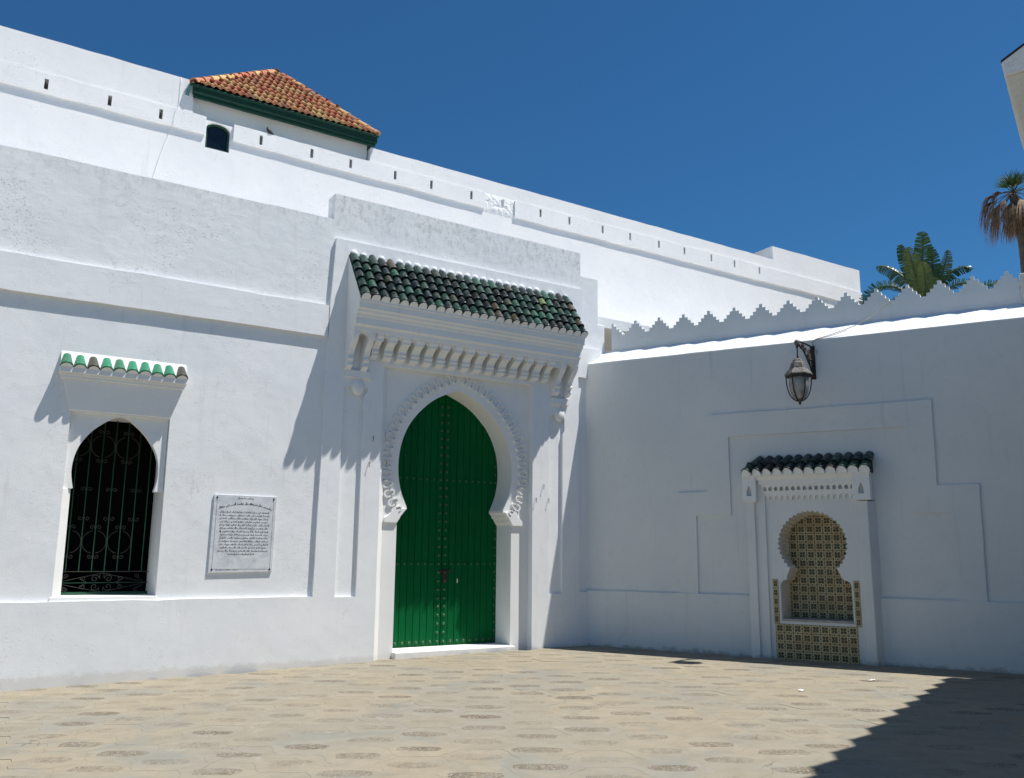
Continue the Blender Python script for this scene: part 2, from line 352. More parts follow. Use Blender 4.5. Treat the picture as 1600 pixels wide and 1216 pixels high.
def lathe(bm, prof, c, n=16, ph=0.0):
    c = Vector(c); rings = []
    for r, z in prof: rings.append([bm.verts.new(c + Vector((r * math.cos(ph + 2 * math.pi * k / n), r * math.sin(ph + 2 * math.pi * k / n), z))) for k in range(n)])
    for i in range(len(rings) - 1):
        for k in range(n): bm.faces.new([rings[i][k], rings[i][(k + 1) % n], rings[i + 1][(k + 1) % n], rings[i + 1][k]])
    bm.faces.new(rings[0][::-1]); bm.faces.new(rings[-1]); return bm
def arc(cx_, cz_, r, a0, a1, n, ry=None):
    ry = ry or r
    return [(cx_ + r * math.cos(R(a0 + (a1 - a0) * i / n)), cz_ + ry * math.sin(R(a0 + (a1 - a0) * i / n))) for i in range(n + 1)]
def spline(pts, sub=6):
    """Catmull-Rom through 2D/3D points"""
    P = [Vector(p) for p in pts]; out = []
    for i in range(len(P) - 1):
        p0 = P[max(i - 1, 0)]; p1 = P[i]; p2 = P[i + 1]; p3 = P[min(i + 2, len(P) - 1)]
        for j in range(sub):
            t = j / sub
            out.append(0.5 * ((2 * p1) + (p2 - p0) * t + (2 * p0 - 5 * p1 + 4 * p2 - p3) * t * t + (3 * p1 - p0 - 3 * p2 + p3) * t ** 3))
    out.append(P[-1]); return [tuple(v) for v in out]

def barrel_tile(R1, R2, L, th=0.012, n=10):
    """half-round roof tile: lower (front) end at y=0"""
    bm = B(); rows = []
    for y, ro in ((0, R1 * 1.06), (0.02, R1 * 1.06), (0.024, R1), (L, R2)):
        rows.append([bm.verts.new((ro * math.cos(math.pi * k / n), y, ro * math.sin(math.pi * k / n) * 1.02)) for k in range(n + 1)])
    inn = []
    for y, ro in ((0, R1 - th), (L, R2 - th)):
        inn.append([bm.verts.new((ro * math.cos(math.pi * k / n), y, ro * math.sin(math.pi * k / n))) for k in range(n + 1)])
    for a, b in zip(rows, rows[1:]):
        for k in range(n): bm.faces.new([a[k], a[k + 1], b[k + 1], b[k]])
    for k in range(n):
        bm.faces.new([inn[0][k + 1], inn[0][k], inn[1][k], inn[1][k + 1]])
        bm.faces.new([rows[0][k + 1], rows[0][k], inn[0][k], inn[0][k + 1]])
        bm.faces.new([rows[-1][k], rows[-1][k + 1], inn[1][k + 1], inn[1][k]])
    return bm
def plug_mesh(r, mat):
    bm = B(); prism(bm, [(-r, -.045), (r, -.045)] + arc(0, 0, r, 0, 180, 10), -.006, .03); me = tomesh(bm, 'tile_end'); me.materials.append(mat); return me
def tile_mesh(name, R1, R2, L, mat):
    me = tomesh(barrel_tile(R1, R2, L), name, True); me.materials.append(mat); return me

# ================================================================ GROUND
gs = B(); v = [gs.verts.new(p) for p in ((-250, -250, -.29), (250, -250, -.29), (250, 250, -.29), (-250, 250, -.29))]; gs.faces.new(v)
me = tomesh(gs, 'ground'); me.materials.append(M['ground']); o = bpy.data.objects.new('ground', me); COL.objects.link(o); o['kind'] = 'structure'
# courtyard paving: a lattice of worn hexagonal slabs, each with a pebble-dash inset
la = Vector((0.560, -0.062)); lb = Vector((0.255, -0.553)); l0 = Vector((-8.34, -3.26))
base = bpy.data.objects.new('courtyard_paving', None); COL.objects.link(base); base['kind'] = 'structure'; ABS[base.name] = Vector()
ax_long = (la + lb).normalized(); ax_short = Vector((-ax_long.y, ax_long.x))
corners = []
for s1, s2 in ((la, lb), (lb, lb - la), (lb - la, -la), (-la, -lb), (-lb, la - lb), (la - lb, la)):
    # circumcentre of triangle 0,s1,s2
    d = 2 * (s1.x * s2.y - s1.y * s2.x); u2 = s1.length_squared; v2 = s2.length_squared
    corners.append(Vector(((s2.y * u2 - s1.y * v2) / d, (s1.x * v2 - s2.x * u2) / d)))
def paver_bm(seed, bm=None, off=Vector((0, 0)), dz=0.0):
    rnd = random.Random(seed); bm = bm or B(); outer = []
    for i in range(6):
        a = corners[i]; b = corners[(i + 1) % 6]
        for j in range(3):
            q = a.lerp(b, j / 3); e = (b - a).normalized(); nn_ = Vector((e.y, -e.x))
            if nn_.dot(q) < 0: nn_ = -nn_
            sgn = 1                  # matching wavy edges
            q = q * (1 - 0.0008 / .3) + nn_ * sgn * (0.014 if j == 1 else (-0.014 if j == 2 else 0))
            outer.append(q)
    hl = 0.205 + rnd.uniform(-.02, .02); hs = 0.098 + rnd.uniform(-.012, .012); pc = []
    sh = rnd.uniform(0.1, 1); jx = rnd.uniform(-.03, .03); jy = rnd.uniform(-.03, .03)
    for (s, t) in ((1, -.5), (1, .5), (.85, .92), (.3, 1), (-.3, 1), (-.85, .92), (-1, .5), (-1, -.5), (-.85, -.92), (-.3, -1), (.3, -1), (.85, -.92)):
        k = 1 - (0.25 * abs(s) ** 3 if abs(t) < .9 else 0) * 0
        pc.append(Vector((jx, jy)) + ax_long * s * hl * rnd.uniform(.90, 1.08) + ax_short * t * hs * rnd.uniform(.86, 1.10) * (1 if abs(s) < .5 else sh * .45 + .6))
    z0 = rnd.uniform(-.0006, .0006) + dz
    tl = [rnd.uniform(-.0012, .0012) for _ in range(2)]
    def zz(q): return z0 + q.x * tl[0] + q.y * tl[1]
    ov = [bm.verts.new((q.x + off.x, q.y + off.y, zz(q))) for q in outer]; ob = [bm.verts.new((q.x * 1.0 + off.x, q.y * 1.0 + off.y, dz - .034)) for q in outer]
    iv = [bm.verts.new((q.x + off.x, q.y + off.y, zz(q))) for q in pc]; ib = [bm.verts.new((q.x * .985 + off.x, q.y * .985 + off.y, zz(q) - .0012)) for q in pc]
    flat = outer + pc
    tess = tessellate_polygon([[Vector((q.x, q.y, 0)) for q in outer], [Vector((q.x, q.y, 0)) for q in pc]])
    allv = ov + iv
    for t in tess:
        try: bm.faces.new([allv[i] for i in t])
        except ValueError: pass
    n = len(ov)
    for i in range(n): bm.faces.new([ov[i], ob[i], ob[(i + 1) % n], ov[(i + 1) % n]])
    n = len(iv)
    for i in range(n): bm.faces.new([iv[i], iv[(i + 1) % n], ib[(i + 1) % n], ib[i]])
    f = bm.faces.new(ib); f.material_index = 1
    return bm
variants = []
for s in range(8):
    bm = paver_bm(s); bmesh.ops.recalc_face_normals(bm, faces=bm.faces)
    me = bpy.data.meshes.new('paving_slab'); bm.to_mesh(me); bm.free(); me.materials.append(M['paver']); me.materials.append(M['pebble']); variants.append(me)
dB2 = Vector((0.4542, -0.8909)); nB2 = Vector((-0.8909, -0.4542))
cells = []
def dip(x): return -.016 * (-1.8 - x) if x < -1.8 else 0.0      # the court falls slightly to the left
for i in range(-40, 60):
    for j in range(-16, 45):
        q = l0 + la * i + lb * j
        e = q.dot(nB2); v_ = q.dot(dB2)
        if q.y > 0.12 or e < -0.12 or v_ > 8.2 or q.x < -17 or q.y < -16 or e > 17: continue
        P = Vector((q.x, q.y, 0)) - cam.matrix_world.translation
        zc = P.dot(cf)
        vis = False
        if zc > 1:
            xx = 800 + 1360.8 * P.dot(cx) / zc; yy = 608 - 1360.8 * P.dot(cu) / zc
            vis = -30 < xx < 1630 and yy < 1250
        cells.append((0 if vis else 1, P.length, q))
cells.sort(key=lambda t: (t[0], t[1]))
rest = B()
for k, (vis, dist, q) in enumerate(cells):
    if k < 300 and vis == 0:
        o = bpy.data.objects.new('paving_slab', random.choice(variants)); COL.objects.link(o); o.parent = base
        o.location = (q.x, q.y, dip(q.x)); o.rotation_euler = (0, -.016 if q.x < -1.8 else 0, 0)
    else: paver_bm(k, rest, q, dip(q.x))
o = part(base, 'paving_slab_field', rest, [M['paver'], M['pebble']], stuff=True)

# ================================================================ FRONT WALL (with the green door in it)
W = -0.055                       # wall face, metres in front (+) of / behind (-) the plinth face; Y = -that
fw = thing('palace_wall', 'long whitewashed palace wall with raised band holding the grilled window', 'wall', FA, (-9, 0, 0))
XL = -17
win_hole = [(-8.63, .985), (-7.375, .985), (-7.375, 3.40), (-8.63, 3.40)]
recess = (-4.15, -1.26, 4.57)
body = [(XL, -.3), (recess[0], -.3), (recess[0], recess[2]), (recess[1], recess[2]), (recess[1], -.3), (0.6, -.3), (0.6, 5.2), (0.285, 5.2), (0.285, 6.83), (-0.13, 6.83), (-0.13, 7.29), (-5.115, 7.32), (-5.12, 6.88), (XL, 6.88)]
bm = B(); prism(bm, wob(body, .007, .3), -W, .345, [win_hole[::-1]]); part(fw, 'wall_face', bm, M['wall_rough'], .012)
bm = B(); prism(bm, wob([(XL, -.3), (-4.95, -.3), (-4.95, .94), (XL, .94)], .009, .3), 0.0, -W + .05); part(fw, 'plinth', bm, M['wall'], .012)
bm = B(); prism(bm, wob([(-0.45, -.3), (0.3, -.3), (0.3, .93), (-0.45, .93)], .003, .3), 0.001, -W + .05); part(fw, 'plinth', bm, M['wall'], .010)
bm = B(); prism(bm, wob([(XL, 4.91), (-5.15, 4.915), (-5.15, 5.415), (XL, 5.42)], .011, .25), -0.003, -W + .05); part(fw, 'cornice_band', bm, M['wall'], .010)
bm = B(); prism(bm, wob([(-0.30, 4.84), (0.3, 4.84), (0.3, 5.42), (-0.30, 5.42)], .003, .25), 0.003, -W + .05); part(fw, 'cornice_band', bm, M['wall'], .010)
# flat roof between the front wall and the wall behind, room behind the window
bm = B(); box(bm, XL, 9, .34, 3.05, 6.0, 6.2); part(fw, 'flat_roof', bm, M['wall'])
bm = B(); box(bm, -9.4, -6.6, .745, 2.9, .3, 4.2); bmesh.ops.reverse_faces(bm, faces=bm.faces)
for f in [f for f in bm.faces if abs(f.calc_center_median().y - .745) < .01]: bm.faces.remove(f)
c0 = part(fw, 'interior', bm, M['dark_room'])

# ---- window (part of the wall)
hw_arch = spline([(-7.50, 2.39), (-7.465, 2.59), (-7.485, 2.83), (-7.58, 3.04), (-7.76, 3.25), (-8.0, 3.385), (-8.26, 3.24), (-8.44, 3.03), (-8.525, 2.82), (-8.545, 2.60), (-8.51, 2.39)], 5)
bm = B(); outer = [(-8.625, 2.385), (-8.515, 2.385)] + hw_arch[::-1] + [(-7.50, 2.385), (-7.38, 2.385), (-7.38, 3.46), (-8.625, 3.46)]
prism(bm, outer, 0.115, 0.22); ws = part(fw, 'arched_window', bm, M['trim'], .008, label='horseshoe arched window with dark opening and green iron grille')
bm = B(); hexa(bm, [(-8.64, .057, .985), (-8.52, .15, .985), (-8.52, .76, .985), (-8.64, .76, .985), (-8.63, .057, 2.385), (-8.53, .15, 2.385), (-8.53, .76, 2.385), (-8.63, .76, 2.385)]); box(bm, -8.70, -8.56, .20, .76, 2.38, 3.45); part(ws, 'jamb', bm, M['trim'], .006)
bm = B(); box(bm, -7.378, -7.30, .34, .76, .985, 3.45); box(bm, -8.6, -7.35, .2, .76, 3.40, 3.5); part(ws, 'jamb', bm, M['trim'], .004)
bm = B(); box(bm, -8.66, -7.36, .035, .76, .90, .988); part(ws, 'sill', bm, M['trim'], .008)
bm = B(); hexa(bm, [(-8.655, .035, 3.415), (-7.375, .035, 3.415), (-7.375, .1, 3.415), (-8.655, .1, 3.415), (-8.77, -.005, 3.83), (-7.27, -.005, 3.83), (-7.27, .1, 3.83), (-8.77, .1, 3.83)]); part(ws, 'canopy', bm, M['trim'], .010)
bm = B(); box(bm, -8.80, -7.235, -.035, .1, 3.826, 3.865); box(bm, -8.815, -7.22, -.05, .1, 3.862, 3.91); part(ws, 'moulding', bm, M['trim'], .008)
def scallop(bm, x0, x1, n, zb, zt, y0, y1, r):
    pts = [(x0, zb)]; st = (x1 - x0) / n
    top = []
    for k in range(n):
        c_ = x0 + st * (k + .5)
        top += [(c_ - r * math.cos(R(t)), zt + r * math.sin(R(t))) for t in (0, 25, 50, 75, 105, 130, 155, 180)]
    prism(bm, [(x0, zb)] + top + [(x1, zb)], y0, y1)
bm = B(); box(bm, -8.825, -7.21, -.098, .1, 3.895, 3.97); part(ws, 'fascia', bm, M['trim'], .004); wpl = plug_mesh(.071, M['trim'])
wt = tile_mesh('roof_tile', .076, .050, .27, M['green_tile_bright'])
for k in range(10):
    x = -8.83 + 1.625 / 10 * (k + .5)
    inst(ws, 'tile_end', wpl, (x, -.092, 3.965), (R(38), 0, 0))
    inst(ws, 'roof_tile', wt, (x, -.092, 3.965 + random.uniform(-.006, .006)), (R(52), random.uniform(-.03, .03), random.uniform(-.04, .04)), (1, .78, 1))
bm = B(); extr_x(bm, [(-.07, 3.95), (0.1, 3.95), (0.1, 4.22), (.052, 4.20), (.035, 4.17)], -8.82, -7.215); part(ws, 'mortar_bed', bm, M['wall_rough'], .01)
# grille at y = .27
GY = .64
def tubes(parent, name, paths, r, mat, n=5):
    for pth in paths:
        bm = B(); tube(bm, pth, r, n); part(parent, name, bm, mat, smooth=True)
xs = [-8.44 + .160 * k for k in range(7)]
for x in xs: tubes(ws, 'grille_bar', [[(x, GY, 1.30), (x, GY, 3.6)]], .0075, M['iron'], 6)
for z in (1.30, 1.15, 1.022): tubes(ws, 'grille_rail', [[(-8.60, GY, z), (-7.3, GY, z)]], .008 if z < 1.03 else .006, M['iron'] if z < 1.25 else M['iron_dull'])
bm = B(); box(bm, -8.62, -7.37, GY - .02, GY + .02, .985, 1.02); part(ws, 'grille_rail', bm, M['iron'], .003)
def spiral(cx_, cz_, r, a0, turn, sgn, tail=None):
    pts = []
    for i in range(19):
        t = i / 18; rr = r * (1 - .8 * t); a = R(a0 + sgn * turn * t)
        pts.append((cx_ + rr * math.cos(a), GY, cz_ + rr * math.sin(a)))
    if tail: pts = [(tail[0], GY, tail[1])] + pts
    return pts
for row, zc in enumerate((1.70, 2.22, 3.02)):
    for xi in (0, 2, 4) if row != 1 else (1, 3, 5):
        x = xs[xi]
        e = [(x + .152 * math.cos(R(t)), GY, zc + .155 * math.sin(R(t))) for t in range(-78, 79, 12)]; e2 = [(2 * x - p[0], p[1], p[2]) for p in e]
        paths = [e, e2] if row != 1 else []
        for sx in (1, -1):
            for sz in (1, -1):
                zz_ = zc + sz * .185
                paths.append([(x + sx * (p[0]), GY, zz_ + sz * p[2]) for p in spiral(.045, .012, .034, 200, 400, -1)])
        tubes(ws, 'grille_scroll', paths, .0042, M['iron_dull'], 4)
cxm = -7.98
for sx in (1, -1):
    for sz in (1, -1):
        pp = [[(cxm, GY, 1.15 + sz * .13), (cxm + sx * .58, GY, 1.15)],
              [(cxm + sx * p[0], GY, 1.15 + sz * p[2]) for p in spiral(.085, .055, .055, 180, 470, -1, (.02, .13))],
              [(cxm + sx * p[0], GY, 1.15 + sz * p[2]) for p in spiral(.235, .05, .036, 0, 430, 1, (.18, .0))],
              [(cxm + sx * p[0], GY, 1.15 + sz * p[2]) for p in spiral(.45, .085, .032, 180, 430, -1, (.53, .03))]]
        tubes(ws, 'grille_scroll', pp, .0042, M['iron_dull'], 4)

# ================================================================ MARBLE PLAQUE
pq = thing('marble_plaque', 'grey veined marble plaque engraved with lines of Arabic script, screwed to white wall', 'plaque', FA, (-6.25, .05, 1.28))
bm = B(); prism(bm, [(-6.715, 1.285), (-5.805, 1.300), (-5.795, 2.385), (-6.700, 2.385)], .030, .075); part(pq, 'marble_slab', bm, M['marble'], .005)
PY = .0285
def ribbon(bm, pts, w_):
    pv = None
    for i, p in enumerate(pts):
        a = Vector(pts[min(i + 1, len(pts) - 1)]) - Vector(pts[max(i - 1, 0)]); a = a.normalized() if a.length > 0 else Vector((1, 0)); nrm = Vector((-a.y, a.x)) * w_ / 2
        q = Vector(p); c1 = bm.verts.new(((q + nrm).x, PY, (q + nrm).y)); c2 = bm.verts.new(((q - nrm).x, PY, (q - nrm).y))
        if pv: bm.faces.new([pv[0], c1, c2, pv[1]])
        pv = (c1, c2)
def script_line(bm, x0, x1, zf, h, rnd, w_=.0045):
    x = x1
    while x > x0 + .02:
        wl = min(rnd.uniform(.045, .12), x - x0); n = max(2, int(wl / .016)); pts = []
        for i in range(n * 3 + 1):
            xx = x - wl * i / (n * 3)
            ph = i % 3; hh = (0, rnd.choice((.15, .25, .5, .9)), 0)[ph] if i < n * 3 else -.35
            pts.append((xx, zf(xx) + hh * h))
        pts = [p[:2] for p in spline([(p[0], p[1]) for p in pts], 2)]
        ribbon(bm, pts, w_)
        for _ in range(rnd.randint(1, 3)):
            xx = x - rnd.uniform(0, wl); z = zf(xx) + h * rnd.choice((-.45, .85, 1.05)); ribbon(bm, [(xx - .004, z), (xx + .004, z)], .0065)
        if rnd.random() < .5:
            xx = x - rnd.uniform(0, wl); ribbon(bm, [(xx, zf(xx)), (xx + .002, zf(xx) + h * 1.25)], w_)
        x -= wl + rnd.uniform(.006, .016)
bm = B(); rr_ = random.Random(5)
script_line(bm, -6.37, -6.13, lambda x: 2.335, .016, rr_, .004)
script_line(bm, -6.62, -5.87, lambda x: 2.255 - .28 * ((x + 6.245) ** 2) / .14 * .25, .026, rr_, .0055)
for k in range(13): script_line(bm, -6.615 + rr_.uniform(0, .03), -5.885 - rr_.uniform(0, .03), lambda x, k=k: 2.135 - .0455 * k, .019, rr_)
script_line(bm, -6.46, -6.08, lambda x: 2.135 - .0455 * 13, .018, rr_)
script_line(bm, -6.62, -6.3, lambda x: 1.325, .010, rr_, .003)
part(pq, 'script', bm, M['ink'], stuff=True)
bm = B()
for a, b in (((-6.665, 1.34), (-6.655, 2.34)), ((-5.845, 1.34), (-5.84, 2.34)), ((-6.665, 1.34), (-5.845, 1.34))): ribbon(bm, [a, b], .003)
part(pq, 'engraved_border', bm, M['ink'])
for x, z in ((-6.655, 2.345), (-5.84, 2.345), (-6.665, 1.335), (-5.845, 1.335)):
    bm = B(); lathe(bm, [(.014, 0), (.012, .006), (.004, .009)], (0, 0, 0), 10)
    for v in bm.verts: v.co = Vector((v.co.x + x, .030 - v.co.z, v.co.y + z))
    part(pq, 'screw', bm, M['lock'])

# ================================================================ PORTAL
pt = thing('door_portal', 'tall white plaster portal with green tiled canopy around the big green door', 'portal', FA, (-2.70, 0, 0))
PX0, PX1 = -5.20, -0.235
nicheL = spline([(-4.50, .925), (-4.50, 3.95)], 1) + [(-4.50, 4.02), (-4.445, 4.10), (-4.445, 4.16), (-4.84, 4.16), (-4.84, .925)]
nicheR = [(-0.62, .905), (-0.60, 3.72), (-0.56, 3.80), (-0.56, 4.02), (-0.72, 4.10), (-0.90, 4.02), (-0.91, .905)]
outer = [(PX0, -.3), (recess[0] - .02, -.3), (recess[0] - .02, recess[2]), (recess[1], recess[2]), (recess[1], -.3), (PX1, -.3), (PX1, 5.6), (-0.135, 5.6), (-0.135, 6.55), (-5.08, 6.55), (-5.13, 5.4)]
bm = B(); prism(bm, wob(outer, .003, .35), -0.0006, -W + .05, [nicheL, nicheR]); part(pt, 'surround', bm, M['wall'], .009)
for x0, x1 in ((-4.90, -4.38), (-.96, -.5)):
    bm = B(); box(bm, x0, x1, .048, .12, .85, 4.25); part(pt, 'niche_back', bm, M['wall'])
CXD = -2.70
half = [(1.09, -.3), (1.09, 2.06), (1.075, 2.09), (1.04, 2.12), (1.025, 2.17), (.985, 2.20), (.965, 2.25), (.925, 2.285), (.925, 2.32)]
arch_h = spline([(.925, 2.32), (1.03, 2.56), (1.085, 2.82), (1.09, 3.08), (1.045, 3.36), (.93, 3.64), (.74, 3.89), (.50, 4.10), (.25, 4.235), (0, 4.335)], 4)
rightp = [(CXD + x, z) for x, z in half] + [(CXD + x, z) for x, z in arch_h[1:]]
leftp = [(2 * CXD - x, z) for x, z in rightp[:-1]][::-1]
opening = rightp + leftp
outer = [(recess[0] - .05, -.3)] + [p for p in opening[::-1]] + [(recess[1] + .05, -.3), (recess[1] + .05, 4.60), (recess[0] - .05, 4.60)]
bm = B(); prism(bm, outer, .14, .70); part(pt, 'arch_frame', bm, M['trim'], .007)
bm = B(); hexa(bm, [(-4.19, .004, -.3), (-4.04, .142, -.3), (-4.04, .2, -.3), (-4.19, .2, -.3), (-4.19, .004, 4.575), (-4.04, .142, 4.575), (-4.04, .2, 4.575), (-4.19, .2, 4.575)]); part(pt, 'chamfer', bm, M['trim'], .005)
bm = B(); box(bm, -3.81, -1.59, .01, .72, -.3, .065); part(pt, 'threshold', bm, M['trim'], .012)
# imposts
for s in (-1, 1):
    bm = B(); P_ = [(CXD + s * .93, 2.29), (CXD + s * 1.02, 2.19), (CXD + s * 1.10, 2.06), (CXD + s * 1.32, 2.06), (CXD + s * 1.32, 2.14), (CXD + s * 1.26, 2.17), (CXD + s * 1.15, 2.29)]
    prism(bm, P_, .105, .16); part(pt, 'impost', bm, M['trim'], .006)
# carved interlaced lobes round the arch
def ring_seg(bm, c, r, a0, a1, w_, n, y0, y1):
    o_ = arc(c[0], c[1], r + w_ / 2, a0, a1, n); i_ = arc(c[0], c[1], r - w_ / 2, a1, a0, n); prism(bm, o_ + i_, y0, y1)
bm = B(); ring_seg(bm, (0, .018), .052, -35, 215, .024, 9, -.030, .004); ring_seg(bm, (0, -.045), .034, 150, 390, .020, 7, -.040, .004)
lobe_me = tomesh(bm, 'carved_lobe'); lobe_me.materials.append(M['trim'])
path = [Vector(p) for p in rightp[8:]] ; path += [Vector(p) for p in leftp[:-8]]
cum = [0]
for a, b in zip(path, path[1:]): cum.append(cum[-1] + (b - a).length)
tot = cum[-1]; NL = 40
def at_path(s):
    for i in range(len(cum) - 1):
        if cum[i + 1] >= s:
            t = (s - cum[i]) / (cum[i + 1] - cum[i]); return path[i].lerp(path[i + 1], t), (path[i + 1] - path[i]).normalized()
    return path[-1], (path[-1] - path[-2]).normalized()
ell_c = Vector((CXD, 3.02))
for k in range(NL):
    p, t = at_path(tot * (k + .35) / (NL - .3)); nrm = Vector((t.y, -t.x))
    rad = (p - ell_c).normalized(); nrm = (nrm * .45 + rad * .55).normalized()
    q = p + nrm * (.225 if p.y > 2.55 else .20)
    q.x = max(min(q.x, -1.34), -4.03)
    inst(pt, 'carved_lobe', lobe_me, (q.x, .14, q.y), (0, math.atan2(nrm.x, nrm.y), 0), (1.05, 1.1, 1.15))
# canopy body
CX0, CX1 = -4.865, -0.495
prof = [(.06, 6.335), (0.0, 6.30), (-.565, 5.475), (-.55, 5.43), (-.54, 5.31), (-.50, 5.295), (-.495, 5.262), (-.455, 5.235), (-.445, 5.198), (-.428, 5.19), (-.422, 5.08), (-.38, 5.055), (-.37, 5.01), (-.365, 4.985), (.06, 4.985)]
bm = B(); extr_x(bm, prof, CX0, CX1); cb = part(pt, 'canopy', bm, M['trim'], .008, label='canopy of dark green glazed tiles on a moulded white cornice')
bm = B(); NT_ = 27; TX0, TX1 = -4.86, -.47; box(bm, CX0 + .01, CX1 - .01, -.575, -.5, 5.41, 5.47); part(cb, 'fascia', bm, M['trim'], .006); cpl = plug_mesh(.069, M['trim'])
slope = math.atan2(.83, .585); NR = 5; SL = 1.01
bm = B(); extr_x(bm, [(-.585, 5.475), (-.56, 5.44), (.02, 6.28), (.0, 6.315)], TX0, TX1); part(cb, 'tile_bed', bm, M['bed'])
ct = tile_mesh('roof_tile', .075, .060, .265, M['green_tile'])
for c_ in range(NT_):
    x = TX0 + (TX1 - TX0) * (c_ + .5) / NT_
    inst(cb, 'tile_end', cpl, (x, -.603, 5.475), (slope - R(12), 0, random.uniform(-.02, .02)))
    for r_ in range(NR):
        s = r_ * SL / NR + random.uniform(-.006, .006)
        y = -.603 + s * math.cos(slope) ; z = 5.475 + s * math.sin(slope)
        inst(cb, 'roof_tile', ct, (x + random.uniform(-.004, .004), y, z), (slope - R(4) + random.uniform(-.02, .02), random.uniform(-.03, .03), random.uniform(-.025, .025)))
bm = B()
for c_ in range(NT_):
    x = TX0 + (TX1 - TX0) * (c_ + .5) / NT_
    if random.random() < .15: continue
    bmesh.ops.create_icosphere(bm, subdivisions=2, radius=1, matrix=Matrix.Translation((x, -.02, 6.335)) @ Matrix.Diagonal((.060 + random.uniform(-.014, .008), .055, .058 + random.uniform(-.022, .012), 1)))
part(cb, 'ridge_mortar', bm, M['wall_rough'], smooth=True, stuff=True)
# corbels under the canopy
cp = [(.03, 5.0), (-.40, 5.0), (-.39, 4.93), (-.355, 4.86), (-.29, 4.79), (-.22, 4.73), (-.175, 4.66), (-.165, 4.62), (-.185, 4.605), (-.185, 4.575), (-.145, 4.56), (-.14, 4.52), (-.155, 4.51), (-.155, 4.485), (-.10, 4.46), (-.07, 4.43), (.03, 4.42)]
gaps = [-4.29 + .24 * k for k in range(14)]
cp = [(y * .9, z) for y, z in cp]; cpi = [(y, 5 - (5 - z) * .64) for y, z in cp]
cents = [(-4.40, .115)] + [((a + b) / 2, .145) for a, b in zip(gaps, gaps[1:])] + [(-1.06, .115)]
for xc, wd in cents:
    bm = B(); extr_x(bm, cpi, xc - wd / 2, xc + wd / 2); part(cb, 'corbel', bm, M['trim'], .008)
for x0, x1 in ((-4.86, -4.765), (-4.60, -4.50), (-.86, -.76), (-.595, -.50)):
    bm = B(); extr_x(bm, [(y * 1.02, z if z > 4.9 else z - .03 * (5 - z)) for y, z in cp], x0, x1); part(cb, 'corbel', bm, M['trim'], .008)
bm = B(); pts = [(-4.86, 4.99)]
notches = [(-4.68, .165)] + [(g_, .095) for g_ in gaps] + [(-.68, .165)]
for gx, gw in notches:
    pts += [(gx - gw / 2, 4.99 - .15)] if False else []
lower = []
for gx, gw in notches:
    lower += [(gx - gw / 2, 4.88)] + [(gx - gw / 2 * math.cos(R(t)), 4.88 + (.07 if gw < .12 else .085) * math.sin(R(t))) for t in (25, 50, 75, 90, 105, 130, 155)] + [(gx + gw / 2, 4.88)]
prism(bm, [(-4.855, 4.99), (-4.855, 4.88)] + lower + [(-.505, 4.88), (-.505, 4.99)], -.32, -.26); part(cb, 'arcade_strip', bm, M['trim'], .004)
for xb in (-4.615, -.675):
    bm = B(); lathe(bm, [(.05, .30), (.055, .24), (.035, .21), (.04, .16), (.05, .13), (.095, .08), (.115, .02), (.105, -.05), (.07, -.10), (.03, -.13)], (xb, .0, 4.16 if xb < -2 else 4.08), 18)
    for v in bm.verts: v.co.y *= .55
    part(cb, 'pendant_knob', bm, M['trim'], smooth=True)
bm = B(); box(bm, -4.85, -4.40, -.055, .02, 4.30, 4.42); part(cb, 'pendant_shelf', bm, M['trim'], .006)
bm = B(); box(bm, -.86, -.49, -.055, .02, 4.26, 4.38); part(cb, 'pendant_shelf', bm, M['trim'], .006)
# iron hooks
for x, z in ((-4.32, 3.36), (-3.98 - .1, 2.98), (-4.37, 2.95), (-1.19, 2.52), (-1.03, 2.76), (-.92, 2.52)):
    bm = B(); tube(bm, [(x, .01, z + .03), (x, -.035, z + .03), (x - .008, -.04, z), (x - .012, -.035, z - .05)], .005, 5); part(pt, 'hook', bm, M['rust'])

# ---- door leaves (parts of the portal)
PLK = 0.128; DY = .62
stud_bm = B(); lathe(stud_bm, [(.026, 0), (.024, .008), (.016, .017), (.004, .021)], (0, 0, 0), 10)
for v in stud_bm.verts: v.co = Vector((v.co.x, -v.co.z, v.co.y))
stud_me = tomesh(stud_bm, 'stud', True); stud_me.materials.append(M['stud'])
small_me = stud_me
def zmax(x):
    d_ = abs(x - CXD)
    for a, b in zip(arch_h, arch_h[1:]):
        if b[0] <= d_ <= a[0] and a[1] > 3.0: return a[1] + (b[1] - a[1]) * (a[0] - d_) / max(1e-6, a[0] - b[0])
    return 3.1
for s, lab in ((-1, None), (1, None)):
    bm = B(); box(bm, *(sorted((CXD + s * .006, CXD + s * 1.16))), DY + .03, DY + .08, .068, 4.45); leaf = part(pt, 'door_leaf', bm, M['door'])
    for k in range(9):
        a = CXD + s * (.007 + PLK * k); b = a + s * (PLK - .007); a, b = sorted((a, b))
        bm = B(); off = random.uniform(-.004, .004); box(bm, a, b, DY - .004 + off, DY + .032, .070, 4.43); part(leaf, 'plank', bm, M['door'], .006)
    zrow = [.135 + .142 * k for k in range(29)]
    for z in zrow:
        if z < 4.22: inst(leaf, 'stud', stud_me, (CXD + s * .060, DY - .004, z))
        if z < 3.6: inst(leaf, 'stud', small_me, (CXD + s * 1.05, DY - .004, z), scale=(.8, .8, .8))
    for z in (.135, 1.41, 2.83):
        for k in range(1, 8): inst(leaf, 'stud', stud_me if z < 1 else small_me, (CXD + s * (.064 + PLK * k), DY - .004, z), scale=(1,) * 3 if z < 1 else (.8,) * 3)
bm = B(); box(bm, CXD + .01, CXD + .10, DY - .02, DY, 1.10, 1.32); lp = part(pt, 'lock_plate', bm, M['lock'], .004)
